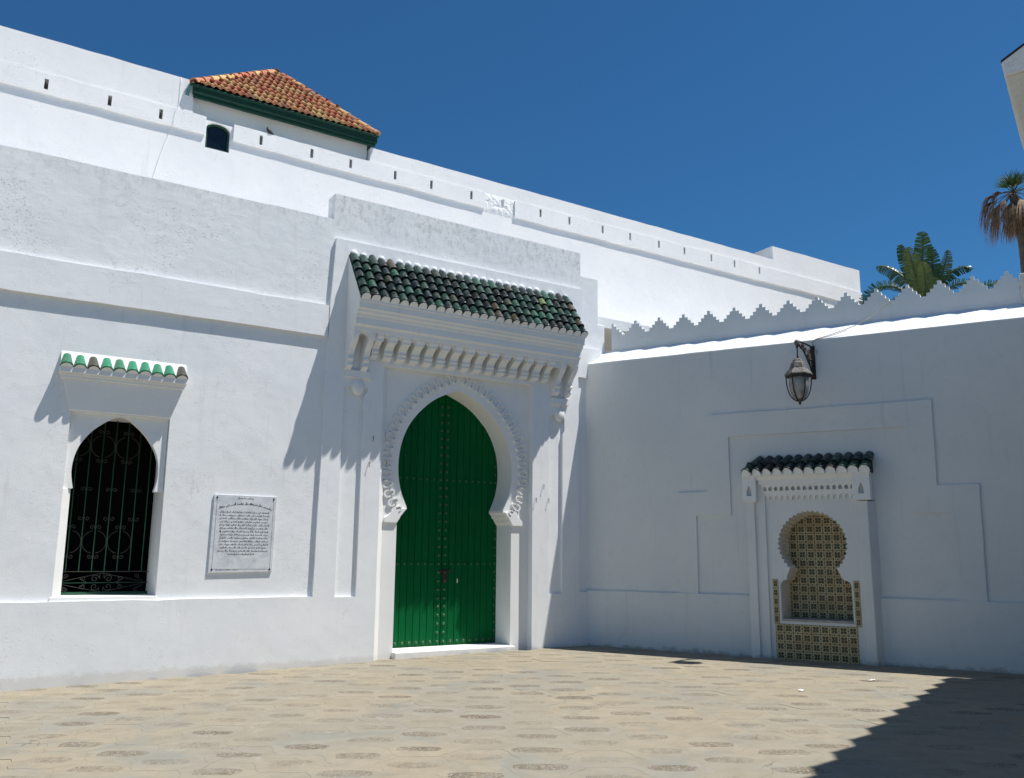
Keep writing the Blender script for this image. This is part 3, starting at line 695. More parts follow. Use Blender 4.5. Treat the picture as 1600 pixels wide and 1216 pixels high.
bm = B(); box(bm, CXD - .05, CXD + .16, DY - .032, DY - .018, 1.27, 1.30); part(pt, 'bolt', bm, M['lock'], .003)
bm = B(); box(bm, CXD + .30, CXD + .315, DY - .012, DY, 1.09, 1.16); part(pt, 'keyhole_cover', bm, M['trim'])

# ================================================================ WALL BEHIND, with slots, band, roof tower
D = 3.0
bw = thing('high_wall', 'higher white wall behind, with a row of small drain slots in a raised band', 'wall', FA, (0, D, 0))
slots = [-9.23, -8.24, -7.39, -5.57, -4.56, -3.74, -2.75, -1.90, -0.91, -0.08, .94, 1.77, 2.77, 3.64, 4.59, 5.47, 6.44, 7.31, 8.29]
slots = [-13.3, -12.2, -11.1, -10.2] + slots
def slot(x, dz=0): return [(x - .031, 9.235 + dz), (x + .031, 9.235 + dz), (x + .031, 9.43 + dz), (x - .031, 9.43 + dz)]
def bandtop(x): return 9.53 - .05 * (x + 9) / 6 if x < -6 else 9.475
wa = [(-6.58, 8.93), (-6.14, 8.93), (-6.14, 9.33)] + arc(-6.36, 9.33, .22, 15, 165, 7, .13) + [(-6.58, 9.33)]
skin = [(-18, 0), (12.84, 0), (12.82, 10.19), (8.92, 10.18), (8.92, 9.79), (-3.30, 9.82), (-3.32, 9.46), (-6.84, 9.47), (-6.86, 10.17), (-18, 10.2)]
bm = B(); prism(bm, wob(skin, .008, .35), D, D + .28, [slot(x) for x in slots] + [wa]); part(bw, 'wall_face', bm, M['rear'], .01)
bm = B(); box(bm, -18, 12.8, D + .30, D + .5, 0, 9.7); part(bw, 'wall_core', bm, M['trim'])
bm = B(); box(bm, 8.92, 12.82, D + .28, D + .9, 9.6, 10.17); part(bw, 'parapet_block', bm, M['rear'])
Yb = D - .045
def band(x0, x1, zb0, zb1):
    bm = B(); o_ = [(x0, zb0), (x1, zb1), (x1, bandtop(x1)), (x0, bandtop(x0))]
    prism(bm, wob(o_, .011, .3), Yb, D + .02, [slot(x) for x in slots if x0 < x < x1]); part(bw, 'drain_band', bm, M['rear'], .012)
band(-18, -6.60, 9.18, 9.17); band(-6.09, -0.56, 9.19, 9.12); band(.235, 12.82, 9.09, 9.03)
bm = B(); prism(bm, wob([(.3, 4), (12.80, 4), (12.80, 8.0), (.3, 8.02)], .008, .4), D - .012, D + .05); part(bw, 'lower_step', bm, M['rear'], .01)
# broken patch in the band
bm = B(); nx, nz = 26, 14; gr = []
for i in range(nx + 1):
    col_ = []
    for j in range(nz + 1):
        x = -.60 + .86 * i / nx; z = 9.03 + .48 * j / nz; e = min(i, nx - i, j * 1.0, nz - j) / 3.0
        d_ = (noise.noise(Vector((x * 12, z * 15, 1))) * .5 + noise.noise(Vector((x * 28, z * 30, 5))) * .3 + .45) * .034 * min(1, e) - (.012 if e <= 0 else 0)
        if abs(x + .08) < .04 and 9.24 < z < 9.43: d_ = -.06
        col_.append(bm.verts.new((x + random.uniform(-.008, .008), D - d_, z + random.uniform(-.008, .008))))
    gr.append(col_)
for i in range(nx):
    for j in range(nz): bm.faces.new([gr[i][j], gr[i + 1][j], gr[i + 1][j + 1], gr[i][j + 1]])
part(bw, 'broken_plaster', bm, M['rear'], label='patch of broken rough plaster in the band')
bm = B(); prism(bm, [(x * 1.0, z) for x, z in wa], D + .09, D + .11); wn = part(bw, 'small_window', bm, M['glass_dark'], label='small dark arched window with green frame')
bm = B(); inner = [(-6.36 + (x + 6.36) * .84, 8.97 + (z - 8.93) * .86) for x, z in wa]; prism(bm, wa, D + .055, D + .10, [inner]); part(wn, 'window_frame', bm, M['window_frame_green'])

tw = thing('roof_tower', 'square white turret with a pyramid roof of orange clay tiles', 'turret', FA, (-5.1, D, 9.3))
bm = B(); prism(bm, wob([(-6.85, 9.30), (-3.34, 9.30), (-3.34, 9.99), (-6.85, 9.99)], .004, .4), D + .12, D + 3.3); part(tw, 'wall', bm, M['trim'])
E0, E1 = -6.89, -3.20; EY = D - .09; ZE = 10.09; half_ = (E1 - E0) / 2; apex = Vector((-4.85, EY + half_, 11.88)); ctr = Vector(((E0 + E1) / 2, EY + half_, 0))
bm = B(); box(bm, E0, E1, EY, EY + .05, 9.90, 10.06); box(bm, E0 + .01, E0 + .05, EY + .05, EY + 2 * half_, 9.90, 10.06); box(bm, E1 - .05, E1 - .01, EY + .05, EY + 2 * half_, 9.90, 10.06); part(tw, 'fascia', bm, M['fascia'], .006)
bm = B(); box(bm, E0 + .03, E1 - .03, EY + .03, EY + .10, 9.84, 9.90); part(tw, 'fascia_board', bm, M['fascia'], .006)
bm = B(); box(bm, E0 + .05, E1 - .05, EY + .10, EY + 2 * half_, 9.92, 9.96); part(tw, 'soffit', bm, M['fascia'])
bm = B(); tube(bm, [(E0 - .06, EY + .0, ZE - .045), (E1 + .02, EY - .01, ZE - .04)], .028, 8); part(tw, 'gutter', bm, M['fascia'])
bm = B(); c4 = [bm.verts.new(p) for p in ((E0, EY, ZE - .02), (E1, EY, ZE - .02), (E1, EY + 2 * half_, ZE - .02), (E0, EY + 2 * half_, ZE - .02))]; ap = bm.verts.new(apex - Vector((0, 0, .05)))
bm.faces.new(c4[::-1])
for i in range(4): bm.faces.new([c4[i], c4[(i + 1) % 4], ap])
part(tw, 'roof_deck', bm, M['bed'])
# S-shaped clay tile
def s_tile():
    bm = B(); n = 8; wv, L = .132, .31; r0 = []; r1 = []; rb = []
    for k in range(n + 1):
        t = k / n; x = (t - .5) * wv; z = .017 * math.sin(2 * math.pi * t) + .008
        r0.append(bm.verts.new((x, 0, z + .034))); r1.append(bm.verts.new((x, L, z))); rb.append(bm.verts.new((x, 0, z - .004)))
    for k in range(n): bm.faces.new([r0[k], r0[k + 1], r1[k + 1], r1[k]]); bm.faces.new([rb[k], rb[k + 1], r0[k + 1], r0[k]])
    me = tomesh(bm, 'roof_tile', True); me.materials.append(M['terracotta']); return me
st = s_tile()
e0 = Vector((E0, EY, ZE)); e1 = Vector((E1, EY, ZE)); mid = (e0 + e1) / 2
for side in range(4):
    rot = Matrix.Translation(ctr) @ Matrix.Rotation(side * math.pi / 2, 4, 'Z') @ Matrix.Translation(-ctr)
    ap_l = rot.inverted() @ apex                             # apex seen from this side's own frame
    up = Vector((0, ap_l.y - EY, ap_l.z - ZE)); SLn = up.length; pitch = math.atan2(up.z, up.y); rows = 10; stuffb = B() if side else None
    for r_ in range(rows):
        f0 = r_ / rows; xl = E0 + (ap_l.x - E0) * (f0 + .04); xr = E1 + (ap_l.x - E1) * (f0 + .04)
        n = int((xr - xl) / .128)
        for k in range(n):
            x = (xl + xr) / 2 + (k - (n - 1) / 2) * .128
            loc = Vector((x, EY - .02 + up.y * f0, ZE + up.z * f0 + .012 + random.uniform(-.004, .004)))
            if side == 0: inst(tw, 'roof_tile', st, loc, (pitch - R(2), random.uniform(-.03, .03), random.uniform(-.02, .02)))
            else:
                tm = bmesh.new(); tm.from_mesh(st); tm.transform(rot @ Matrix.Translation(loc) @ Matrix.Rotation(pitch, 4, 'X')); tmp = bpy.data.meshes.new('t'); tm.to_mesh(tmp); tm.free(); stuffb.from_mesh(tmp); bpy.data.meshes.remove(tmp)
    if side: part(tw, 'roof_tile_field', stuffb, M['terracotta'], stuff=True)
ht = tile_mesh('hip_tile', .085, .07, .34, M['terracotta'])
for cpt in (Vector((E0, EY, ZE)), Vector((E1, EY, ZE)), Vector((E0, EY + 2 * half_, ZE)), Vector((E1, EY + 2 * half_, ZE))):
    dv = apex - cpt; L_ = dv.length; n = int((L_ - .36) / .28); d_ = dv.normalized()
    xax = d_.cross(Vector((0, 0, 1))).normalized(); zax = xax.cross(d_); mrot = Matrix((xax, d_, zax)).transposed().to_euler()
    for k in range(n + 1):
        inst(tw, 'hip_tile', ht, cpt + d_ * (k * .28) - zax * .02 + Vector((0, 0, .015)), mrot)
bm = B(); tube(bm, [(E0 - .05, EY + .02, 10.04), (E0 - .07, EY + .05, 9.95), (E0 - .08, D - .02, 9.84)], .03, 8); part(tw, 'downpipe', bm, plain('faded_turquoise_paint', (0.10, 0.26, 0.27), 0.7))

# pigeon on the ledge
bd = thing('pigeon', 'small dark bird standing on the white ledge beneath the tiled turret', 'bird', FA, (-5.40, D - .03, 9.478))
bm = B(); pts = spline([(-5.32, D - .03, 9.50), (-5.37, D - .03, 9.525), (-5.42, D - .03, 9.56), (-5.45, D - .03, 9.595), (-5.462, D - .03, 9.625), (-5.475, D - .03, 9.632)], 3)
rad = [.008, .014, .02, .027, .033, .037, .039, .038, .034, .028, .023, .02, .020, .019, .012, .004]; tube(bm, pts, rad[:len(pts)], 10); part(bd, 'body', bm, M['bird'], smooth=True)
bm = B(); hexa(bm, [(-5.33, D - .04, 9.500), (-5.33, D - .02, 9.500), (-5.26, D - .015, 9.474), (-5.26, D - .045, 9.474), (-5.33, D - .04, 9.512), (-5.33, D - .02, 9.512), (-5.26, D - .015, 9.482), (-5.26, D - .045, 9.482)]); part(bd, 'tail', bm, M['bird'])
for yy in (-.04, -.02):
    bm = B(); tube(bm, [(-5.40, D + yy, 9.54), (-5.402, D + yy, 9.476)], .004, 5); part(bd, 'leg', bm, M['rust'])

# ================================================================ LANTERN WALL (frame B)
lw = thing('courtyard_wall', 'shaded white courtyard wall with stepped merlons and a stepped relief panel', 'wall', FB, (4, 0, 0))
FCX, FCZ = 3.93, 1.78
hole = [(3.40, .60), (4.50, .60), (4.50, 1.14)] + arc(4.40, 1.14, .10, 20, 90, 3) + [(4.36, 1.26)] + arc(FCX, FCZ, .52, -46, 226, 26) + [(3.50, 1.26)] + arc(3.50, 1.14, .10, 90, 160, 3) + [(3.40, 1.14)]
body = [(-.2, -.3), (8.1, -.3), (8.1, 5.1), (.0, 5.115), (-.2, 5.115)]
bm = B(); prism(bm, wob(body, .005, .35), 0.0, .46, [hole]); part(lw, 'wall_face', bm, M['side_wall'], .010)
# sloping coping, wavy
bm = B(); rows = []
n = 60
for i in range(n + 1):
    x = -.2 + 8.2 * i / n; w1 = noise.noise(Vector((x * 1.3, 0, 0))) * .012; w2 = noise.noise(Vector((x * 1.1, 5, 0))) * .010
    rows.append([bm.verts.new((x, y, z)) for y, z in ((-.003, 5.085 + w1 * .4), (-.003, 5.103 + w1), (.015, 5.117 + w1), (.24, 5.265 + w2), (.47, 5.43 + w2), (.66, 5.43), (.66, 5.085))])
for a, b in zip(rows, rows[1:]):
    for k in range(7): bm.faces.new([a[k], b[k], b[(k + 1) % 7], a[(k + 1) % 7]])
bm.faces.new(rows[0]); bm.faces.new(rows[-1][::-1]); part(lw, 'coping', bm, M['wall_rough'])
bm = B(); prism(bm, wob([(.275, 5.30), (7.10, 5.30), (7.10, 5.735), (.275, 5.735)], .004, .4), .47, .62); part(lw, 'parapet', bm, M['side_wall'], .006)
def merlon_poly(wd, h, steps=3, tipw=.05):
    """stepped half-outline mirrored about x = 0"""
    hw_ = wd / 2; kh = h * .26; sh_ = (h - kh) / steps; pts = [(hw_, -.02)]
    for k in range(steps):
        x = hw_ - (hw_ - tipw / 2) * k / steps; x2 = hw_ - (hw_ - tipw / 2) * (k + 1) / steps
        pts += [(x, sh_ * (k + 1)), (x2, sh_ * (k + 1))]
    pts += [(tipw / 2, h)]
    return pts + [(-x, z) for x, z in pts[::-1]]
for k in range(15):
    x = .295 + .475 * k
    sx = random.uniform(.96, 1.04); P_ = [(x + a * sx + random.uniform(-.003, .003), 5.73 + b + random.uniform(-.003, .003)) for a, b in merlon_poly(.385, .245, 3, .055)]
    if k == 0: P_ = [(max(a, .277), b) for a, b in P_]; P_ = [p for i, p in enumerate(P_) if i == 0 or p != P_[i - 1]]
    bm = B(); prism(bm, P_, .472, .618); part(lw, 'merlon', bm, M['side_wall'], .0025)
bm = B(); box(bm, 7.11, 7.7, .45, .75, 5.3, 5.91); part(lw, 'end_pier', bm, M['cream'], .015)
# pier of the door wall rising beside the first merlon (lit)
bm = B(); hexa(bm, [(0.02, .07, 5.0), (.30, .07, 5.0), (.30, .5, 5.0), (.02, .5, 5.0), (0.02, .07, 5.96), (.30, .07, 5.95), (.30, .5, 5.95), (.02, .5, 5.96)])
for v in bm.verts: v.co.x += .16
part(fw, 'corner_pier', bm, M['wall_rough'], .02)
# plinth and stepped relief
bm = B(); prism(bm, wob([(-.05, -.3), (2.98, -.3), (2.98, .955), (-.05, .955)], .005, .3), -.05, .05); part(lw, 'plinth', bm, M['side_wall'], .012)
bm = B(); prism(bm, wob([(4.80, -.3), (8.0, -.3), (8.0, .975), (4.80, .975)], .005, .3), -.05, .05); part(lw, 'plinth', bm, M['side_wall'], .012)
rel = [(1.68, .90), (2.02, .90), (2.02, 2.25), (2.62, 2.25), (2.62, 3.575), (5.385, 3.575), (5.385, 2.25), (5.92, 2.25), (5.92, .90), (6.30, .90), (6.325, 2.66), (5.765, 2.66), (5.78, 3.965), (2.27, 3.97), (2.22, 2.655), (1.69, 2.645)]
bm = B(); prism(bm, wob(rel, .003, .3), -.032, .04); part(lw, 'stepped_relief', bm, M['side_wall'], .008)

# ================================================================ WALL FOUNTAIN
ft = thing('wall_fountain', 'arched wall fountain niche lined with olive patterned tiles under a small green tiled roof', 'fountain', FB, (3.9, 0, 0))
def teeth(c, r, a0, a1, n, dp):
    pts = []
    for k in range(n * 2 + 1):
        rr = r + (dp if k % 2 else 0); a = R(a0 + (a1 - a0) * k / (n * 2)); pts.append((c[0] + rr * math.cos(a), c[1] + rr * math.sin(a) * .995))
    return pts
hole2 = [(3.42, .62), (4.485, .62), (4.485, 1.13)] + arc(4.385, 1.13, .10, 20, 90, 3) + [(4.345, 1.27)] + teeth((FCX, FCZ), .503, -46, 226, 32, .030) + [(3.515, 1.27)] + arc(3.52, 1.13, .10, 90, 160, 3) + [(3.42, 1.13)]
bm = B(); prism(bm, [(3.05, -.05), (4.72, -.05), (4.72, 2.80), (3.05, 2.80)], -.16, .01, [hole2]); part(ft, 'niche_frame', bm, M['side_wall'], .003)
# reveal: ribbed tube from frame back into the wall
bm = B(); hl = [(FCX + (x - FCX) * .985, z) for x, z in hole2]; n = len(hole2)
a_ = [bm.verts.new((x, -.02, z)) for x, z in hole2]; b_ = [bm.verts.new((FCX + (x - FCX) * .94, .34, .62 + (z - .62) * .97)) for x, z in hole2]
for i in range(n): bm.faces.new([a_[i], a_[(i + 1) % n], b_[(i + 1) % n], b_[i]])
part(ft, 'ribbed_reveal', bm, M['cream'])
bm = B(); box(bm, 3.41, 4.49, -.172, .40, .585, .622); part(ft, 'basin_ledge', bm, M['pebble_grey'], .006)
for x0 in (3.38, 4.48):
    bm = B(); box(bm, x0 + .012, x0 + .035, -.178, -.15, .60, 1.16); part(ft, 'basin_rim', bm, M['side_wall'], .008)
bm = B(); box(bm, 3.3, 4.6, .33, .42, .5, 2.5); part(ft, 'niche_back', bm, M['cream'])
tb = B(); box(tb, -.0672, .0672, -.006, .006, -.0672, .0672); tile_me = tomesh(tb, 'wall_tile'); tile_me.materials.append(M['zellige'])
TS = .1365
for i in range(9):
    for j in range(13):
        x = 3.40 + TS * (i + .0); z = .66 + TS * (j + .0)
        dx = abs(x - FCX); 
        if z > 1.25 and dx > .50: continue
        if z > 1.78 and dx * dx + (z - 1.78) ** 2 > .58 ** 2: continue
        if dx > .60: continue
        inst(ft, 'wall_tile', tile_me, (x, .323 + random.uniform(-.0015, .0015), z), (random.uniform(-.01, .01), random.uniform(-.008, .008), random.uniform(-.01, .01)))
for i in range(9):
    for j in range(4):
        inst(ft, 'wall_tile', tile_me, (3.375 + TS * i, -.166 + random.uniform(-.001, .001), .085 + TS * (j + 0.0) - .02), (random.uniform(-.01, .01), 0, random.uniform(-.01, .01)))
for j in range(4, 9): 
    for x in (3.335, 4.555): inst(ft, 'wall_tile', tile_me, (x, -.164, .085 + TS * j - .02), (0, 0, 0), (.62, 1, 1))
for nm, x0, x1, yf, zt in (('pillar', 2.94, 3.075, -.25, 2.47), ('pilaster', 3.07, 3.235, -.20, 2.80), ('pilaster', 4.615, 4.70, -.20, 2.80), ('pillar', 4.66, 4.80, -.25, 2.44)):
    bm = B(); hexa(bm, [(x0, yf - .01, -.05), (x1, yf - .01, -.05), (x1 + (.10 if x1 > 4.75 else 0), .02, -.05), (x0, .02, -.05), (x0, yf, zt), (x1, yf, zt), (x1 + (.10 if x1 > 4.75 else 0), .02, zt), (x0, .02, zt)])
    part(ft, nm, bm, M['side_wall'], .010)
for x0, x1 in ((2.90, 3.12), (4.60, 4.86)):
    cxn = (x0 + x1) / 2; nz_ = [(cxn - .038, 2.55), (cxn + .038, 2.55), (cxn + .038, 2.63), (cxn, 2.72), (cxn - .038, 2.63)]
    bm = B(); prism(bm, [(x0, 2.45), (x1, 2.45), (x1, 2.89), (x0, 2.89)], -.305, -.22, [nz_]); box(bm, x0 + .002, x1 - .002, -.222, .02, 2.452, 2.888); part(ft, 'head_block', bm, M['trim'], .006)
def arcade(bm, x0, x1, n, z0, z1, y0, y1, fr=.62, hgt=.7):
    st_ = (x1 - x0) / n; lower = []
    for k in range(n):
        c_ = x0 + st_ * (k + .5); hw_ = st_ * fr / 2; zt = z0 + (z1 - z0) * hgt
        lower += [(c_ - hw_, z0), (c_ - hw_, z0 + (zt - z0) * .6), (c_, zt), (c_ + hw_, z0 + (zt - z0) * .6), (c_ + hw_, z0)]
    prism(bm, [(x0, z1), (x0, z0)] + lower + [(x1, z0), (x1, z1)], y0, y1)
bm = B(); arcade(bm, 3.20, 4.64, 16, 2.63, 2.73, -.235, -.19); part(ft, 'carved_band', bm, M['trim'], .002)
bm = B(); arcade(bm, 3.20, 4.64, 16, 2.48, 2.59, -.195, -.15); part(ft, 'carved_band', bm, M['trim'], .002)
bm = B(); box(bm, 3.19, 4.65, -.20, .0, 2.585, 2.634); box(bm, 3.15, 4.65, -.255, .0, 2.726, 2.80); part(ft, 'moulding', bm, M['trim'], .006)
bm = B(); hexa(bm, [(3.12, -.255, 2.795), (4.62, -.255, 2.795), (4.62, 0, 2.795), (3.12, 0, 2.795), (3.10, -.31, 2.89), (4.62, -.31, 2.89), (4.62, 0, 2.89), (3.10, 0, 2.89)]); part(ft, 'cornice', bm, M['trim'], .006)
bm = B(); box(bm, 2.91, 4.87, -.318, -.25, 2.86, 2.905); part(ft, 'fascia', bm, M['trim'], .004); fpl = plug_mesh(.078, M['trim'])
bm = B(); extr_x(bm, [(-.30, 2.88), (.02, 2.88), (.02, 3.14), (-.0, 3.13), (-.28, 2.91)], 2.92, 4.88); part(ft, 'roof_bed', bm, M['bed'])
ftile = tile_mesh('roof_tile', .083, .070, .26, M['green_tile'])
for k in range(12):
    t = (k + .5) / 12; x0 = 2.90 + 1.98 * t; x1 = 3.10 + 1.82 * t; yaw = -math.atan2(x1 - x0, .40)
    inst(ft, 'tile_end', fpl, (x0, -.347, 2.915), (R(15), 0, yaw))
    for r_ in range(2):
        s = r_ * .18
        inst(ft, 'roof_tile', ftile, (x0 + (x1 - x0) * (s / .36) * .8, -.345 + s * .83, 2.915 + s * .60), (R(33), 0, yaw + random.uniform(-.03, .03)))

# ================================================================ WALL LANTERN
ln = thing('wall_lantern', 'black iron lantern with frosted glass hanging from scrolled bracket on shaded wall', 'lantern', FB, (4.05, 0, 4.8))
LX, LY = 3.965, -.66
bm = B(); br = [(.02, 4.96), (-.62, 4.955), (-.60, 4.915), (-.50, 4.90), (-.40, 4.86), (-.26, 4.76), (-.12, 4.64), (-.03, 4.52), (.0, 4.47)]
def brk(p): t = -p[0] / .66; return Vector((4.075 + (LX - 4.075) * t, p[0], p[1]))
for seq, r_ in (([(.01, 4.97), (-.25, 4.985), (-.64, 4.965)], .016), ([(.0, 4.97), (-.01, 4.72), (.0, 4.47)], .022), ([(-.62, 4.955), (-.52, 4.88), (-.42, 4.86), (-.28, 4.76), (-.13, 4.62), (-.04, 4.49)], .014)):
    tube(bm, [brk(p) for p in spline(seq, 4)], r_, 7)
bk = part(ln, 'bracket', bm, M['black'], smooth=True)
bm = B()
for cy, cz, r_, a0 in ((-.44, 4.915, .045, 0), (-.32, 4.885, .065, 90), (-.17, 4.86, .085, 200), (-.10, 4.73, .08, 120), (-.05, 4.60, .05, 60), (-.21, 4.79, .05, 300)):
    pts = []
    for i in range(16):
        a = R(a0 + 420 * i / 15); rr = r_ * (1 - .75 * i / 15); pts.append(brk((cy + rr * math.cos(a), cz + rr * math.sin(a))))
    tube(bm, pts, .011, 5)
part(bk, 'scroll', bm, M['rust'], smooth=True)
bm = B(); box(bm, 4.04, 4.11, -.02, .01, 4.44, 5.0); part(ln, 'wall_plate', bm, M['rust'], .004)
bm = B(); box(bm, 4.105, 4.15, -.02, .01, 4.86, 4.93); part(ln, 'junction_box', bm, M['cable_white'], .004)
bm = B(); lathe(bm, [(.01, -.045), (.035, -.03), (.045, 0), (.035, .03), (.012, .045)], (LX, LY, 4.935), 12); part(ln, 'ball', bm, M['lantern_cap'], smooth=True)
bm = B(); lathe(bm, [(.012, 4.66), (.016, 4.70), (.011, 4.72), (.011, 4.84), (.022, 4.86), (.022, 4.885), (.01, 4.90)], (LX, LY, 0), 10); part(ln, 'rod', bm, M['black'], smooth=True)
ph = R(12)
bm = B(); lathe(bm, [(.02, 4.675), (.055, 4.665), (.075, 4.645), (.078, 4.628), (.085, 4.622), (.105, 4.60), (.130, 4.53), (.137, 4.505), (.150, 4.495), (.205, 4.430), (.215, 4.415), (.215, 4.400), (.19, 4.395), (.10, 4.395)][::-1], (LX, LY, 0), 6, ph); part(ln, 'cap', bm, M['lantern_cap'], .004)
bm = B(); lathe(bm, [(.195, 4.365), (.205, 4.38), (.205, 4.394), (.12, 4.394)], (LX, LY, 0), 6, ph); part(ln, 'rim', bm, M['black'], .003)
bm = B(); lathe(bm, [(.145, 4.39), (.155, 4.30), (.150, 4.20), (.125, 4.10), (.085, 4.03), (.04, 4.005)], (LX, LY, 0), 18); part(ln, 'glass', bm, M['lantern_glass'], smooth=True)
for k in range(6):
    a = ph + k * math.pi / 3; c_, s_ = math.cos(a), math.sin(a)
    pts = spline([(LX + c_ * r_, LY + s_ * r_, z) for r_, z in ((.19, 4.385), (.188, 4.30), (.175, 4.20), (.145, 4.10), (.09, 4.02), (.025, 3.985))], 3)
    bm = B(); tube(bm, pts, .010, 6); part(ln, 'cage_arm', bm, M['black'], smooth=True)
bm = B(); lathe(bm, [(.004, 3.925), (.02, 3.94), (.026, 3.96), (.018, 3.975), (.035, 3.985), (.035, 4.0), (.02, 4.01)], (LX, LY, 0), 10); part(ln, 'finial', bm, M['lantern_cap'], smooth=True)

# ================================================================ CABLES
cb1 = thing('lantern_cable', 'thin pale cable drooping from the merlons down over the coping to the lantern', 'cable', FB, (4.1, 0, 5))
bm = B(); tube(bm, spline([(5.28, .46, 5.73), (5.12, .40, 5.60), (4.92, .25, 5.42), (4.70, .10, 5.28), (4.35, .01, 5.16), (4.10, -.012, 5.09), (4.10, -.012, 4.93)], 5), .006, 6); part(cb1, 'wire', bm, M['cable'], smooth=True)
bm = B(); tube(bm, spline([(4.62, .11, 5.235), (4.40, .04, 5.16), (4.12, -.01, 5.10)], 5), .005, 6); part(cb1, 'wire', bm, M['cable'], smooth=True)
cb2 = thing('wall_wire', 'thin grey wire running down the high wall left of the tiled turret', 'wire', FA, (-7.2, D, 9))
bm = B(); tube(bm, spline([(-7.09, D - .012, 10.17), (-7.10, D - .012, 9.55), (-7.14, D - .06, 9.50), (-7.17, D - .06, 9.17), (-7.20, D - .014, 9.1), (-7.35, D - .014, 8.5), (-7.48, D - .014, 7.7), (-7.52, D - .014, 6.6)], 4), .004, 5); part(cb2, 'wire', bm, M['trim'], smooth=True)

# ================================================================ WALL AT THE RIGHT (casts the toothed shadow)
rw = thing('boundary_wall', 'merloned white wall with a corbelled corner, tinted cream as by ground bounce, jutting in at the top right edge', 'wall', FC, (4, 0, 0))
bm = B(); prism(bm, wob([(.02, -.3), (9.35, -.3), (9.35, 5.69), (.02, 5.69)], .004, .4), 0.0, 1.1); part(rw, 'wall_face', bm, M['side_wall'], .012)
for k in range(16):
    x = .20 + .582 * k
    P_ = [(x + a, 5.685 + b) for a, b in merlon_poly(.55, .30, 4)]
    bm = B(); prism(bm, P_, .0, .12); part(rw, 'merlon', bm, M['side_wall'], .005)
bm = B(); extr_x(bm, [(-.35, 4.55), (.1, 4.80), (.1, 4.46), (-.34, 4.46)], 7.95, 9.0); part(rw, 'corbel_cap', bm, M['wall'], .008)
bm = B(); hexa(bm, [(7.95, -.17, 3.35), (8.72, -.17, 3.35), (8.72, .1, 3.35), (7.95, .1, 3.35), (7.95, -.34, 4.462), (8.985, -.34, 4.462), (8.985, .1, 4.462), (7.95, .1, 4.462)]); part(rw, 'corbel', bm, M['cream'], .012)  # cream colour stands in for warm light bounced up from the ground
bm = B(); extr_x(bm, [(-.352, 4.552), (-.348, 4.562), (.1, 4.810), (.1, 4.80)], 7.94, 9.008); part(rw, 'coping_edge', bm, M['rust'], .004)

# ================================================================ PLANTS BEHIND THE SIDE WALL
def leaf(parent, pts, wd, mat, splits=0.0, droop=.25, name='leaf', nseg=26, tip=.05, face=Vector((0, -1, 0))):
    """banana-type leaf: midrib + two rows of strips, some torn apart"""
    P = [Vector(p) for p in spline(pts, 10)]; n = len(P); bm = B(); tot_ = n - 1
    for i in range(tot_):
        t = i / tot_; t2 = (i + 1) / tot_
        def wdt(t): return wd * max(0, math.sin(math.pi * min(1, max(0, (t - .16) / .84)) ** .75)) ** .55 if t > .16 else 0
        w0, w1 = wdt(t), wdt(t2)
        if w0 + w1 < .01: continue
        d = (P[i + 1] - P[i]).normalized(); side = d.cross(face).normalized(); nn_ = side.cross(d)
        for s in (1, -1):
            torn = random.random() < splits
            sh = random.uniform(.0, .5) * (1 if torn else .12); lag = random.uniform(.3, .55)
            g_ = .25 if torn else 0.0
            a = P[i] + (P[i + 1] - P[i]) * g_ * .5; b = P[i + 1] - (P[i + 1] - P[i]) * g_ * .5
            wv0 = random.uniform(.96, 1.03)
            def out(p, w_, f): return p + side * s * w_ * f + d * w_ * lag * f - Vector((0, 0, 1)) * droop * w_ * f * f - nn_ * w_ * sh * f * .6
            q = []
            for f in (0, .5, 1.0):
                w_a = w0 * wv0; w_b = w1 * wv0
                q.append((bm.verts.new(out(a, w_a, f)), bm.verts.new(out(b if f < .9 else b - (b - a) * (.35 if torn else 0), w_b, f))))
            for k in range(2): bm.faces.new([q[k][0], q[k][1], q[k + 1][1], q[k + 1][0]])
    lf = part(parent, name, bm, mat)
    bm = B(); tube(bm, P, [max(.006, .026 * (1 - .8 * i / n)) for i in range(n)], 5); part(lf, 'midrib', bm, M['banana_lit'], smooth=True)
    return lf
bn = thing('banana_plant', 'broad leaved banana plant showing above the merlons against the sky', 'plant', FB, (5.4, 5, 0))
F_ = Vector((0.05, -1, 0.1)).normalized()
def b3(v, z, y=5.0): return (v, y, z)
for (v0, v1, z1) in ((5.40, 5.42, 7.1), (5.30, 5.22, 6.9), (5.55, 5.62, 6.9)):
    bm = B(); tube(bm, [(v0, 5, 0), (v0 + .05, 5, 3), (v1, 5, z1)], [.13, .11, .06], 10); part(bn, 'stem', bm, M['bark'], smooth=True)
leaf(bn, [b3(5.42, 6.7), b3(5.44, 7.5, 4.95), b3(5.50, 8.0, 4.9), b3(5.50, 8.36, 4.85)], .19, M['banana'], .25, .1)
leaf(bn, [b3(5.40, 6.6), b3(5.28, 7.3), b3(5.14, 7.8), b3(5.04, 8.20)], .15, M['banana'], .3, .15)
leaf(bn, [b3(5.38, 6.6, 4.8), b3(5.38, 7.1, 4.7), b3(5.30, 7.6, 4.6), b3(5.24, 7.95, 4.5)], .19, M['banana_lit'], .25, .15)
leaf(bn, [b3(5.45, 6.6, 4.8), b3(5.50, 7.0, 4.6), b3(5.52, 7.35, 4.5), b3(5.50, 7.55, 4.4)], .15, M['banana_lit'], .3, .2)
leaf(bn, [b3(5.50, 6.7), b3(5.60, 7.3), b3(5.66, 7.7), b3(5.64, 8.05)], .15, M['banana'], .3, .1)
leaf(bn, [b3(5.38, 6.6), b3(5.22, 7.2), b3(4.98, 7.56), b3(4.75, 7.74), b3(4.55, 7.78)], .15, M['banana_lit'], .5, .6, face=Vector((.2, -.9, .3)))
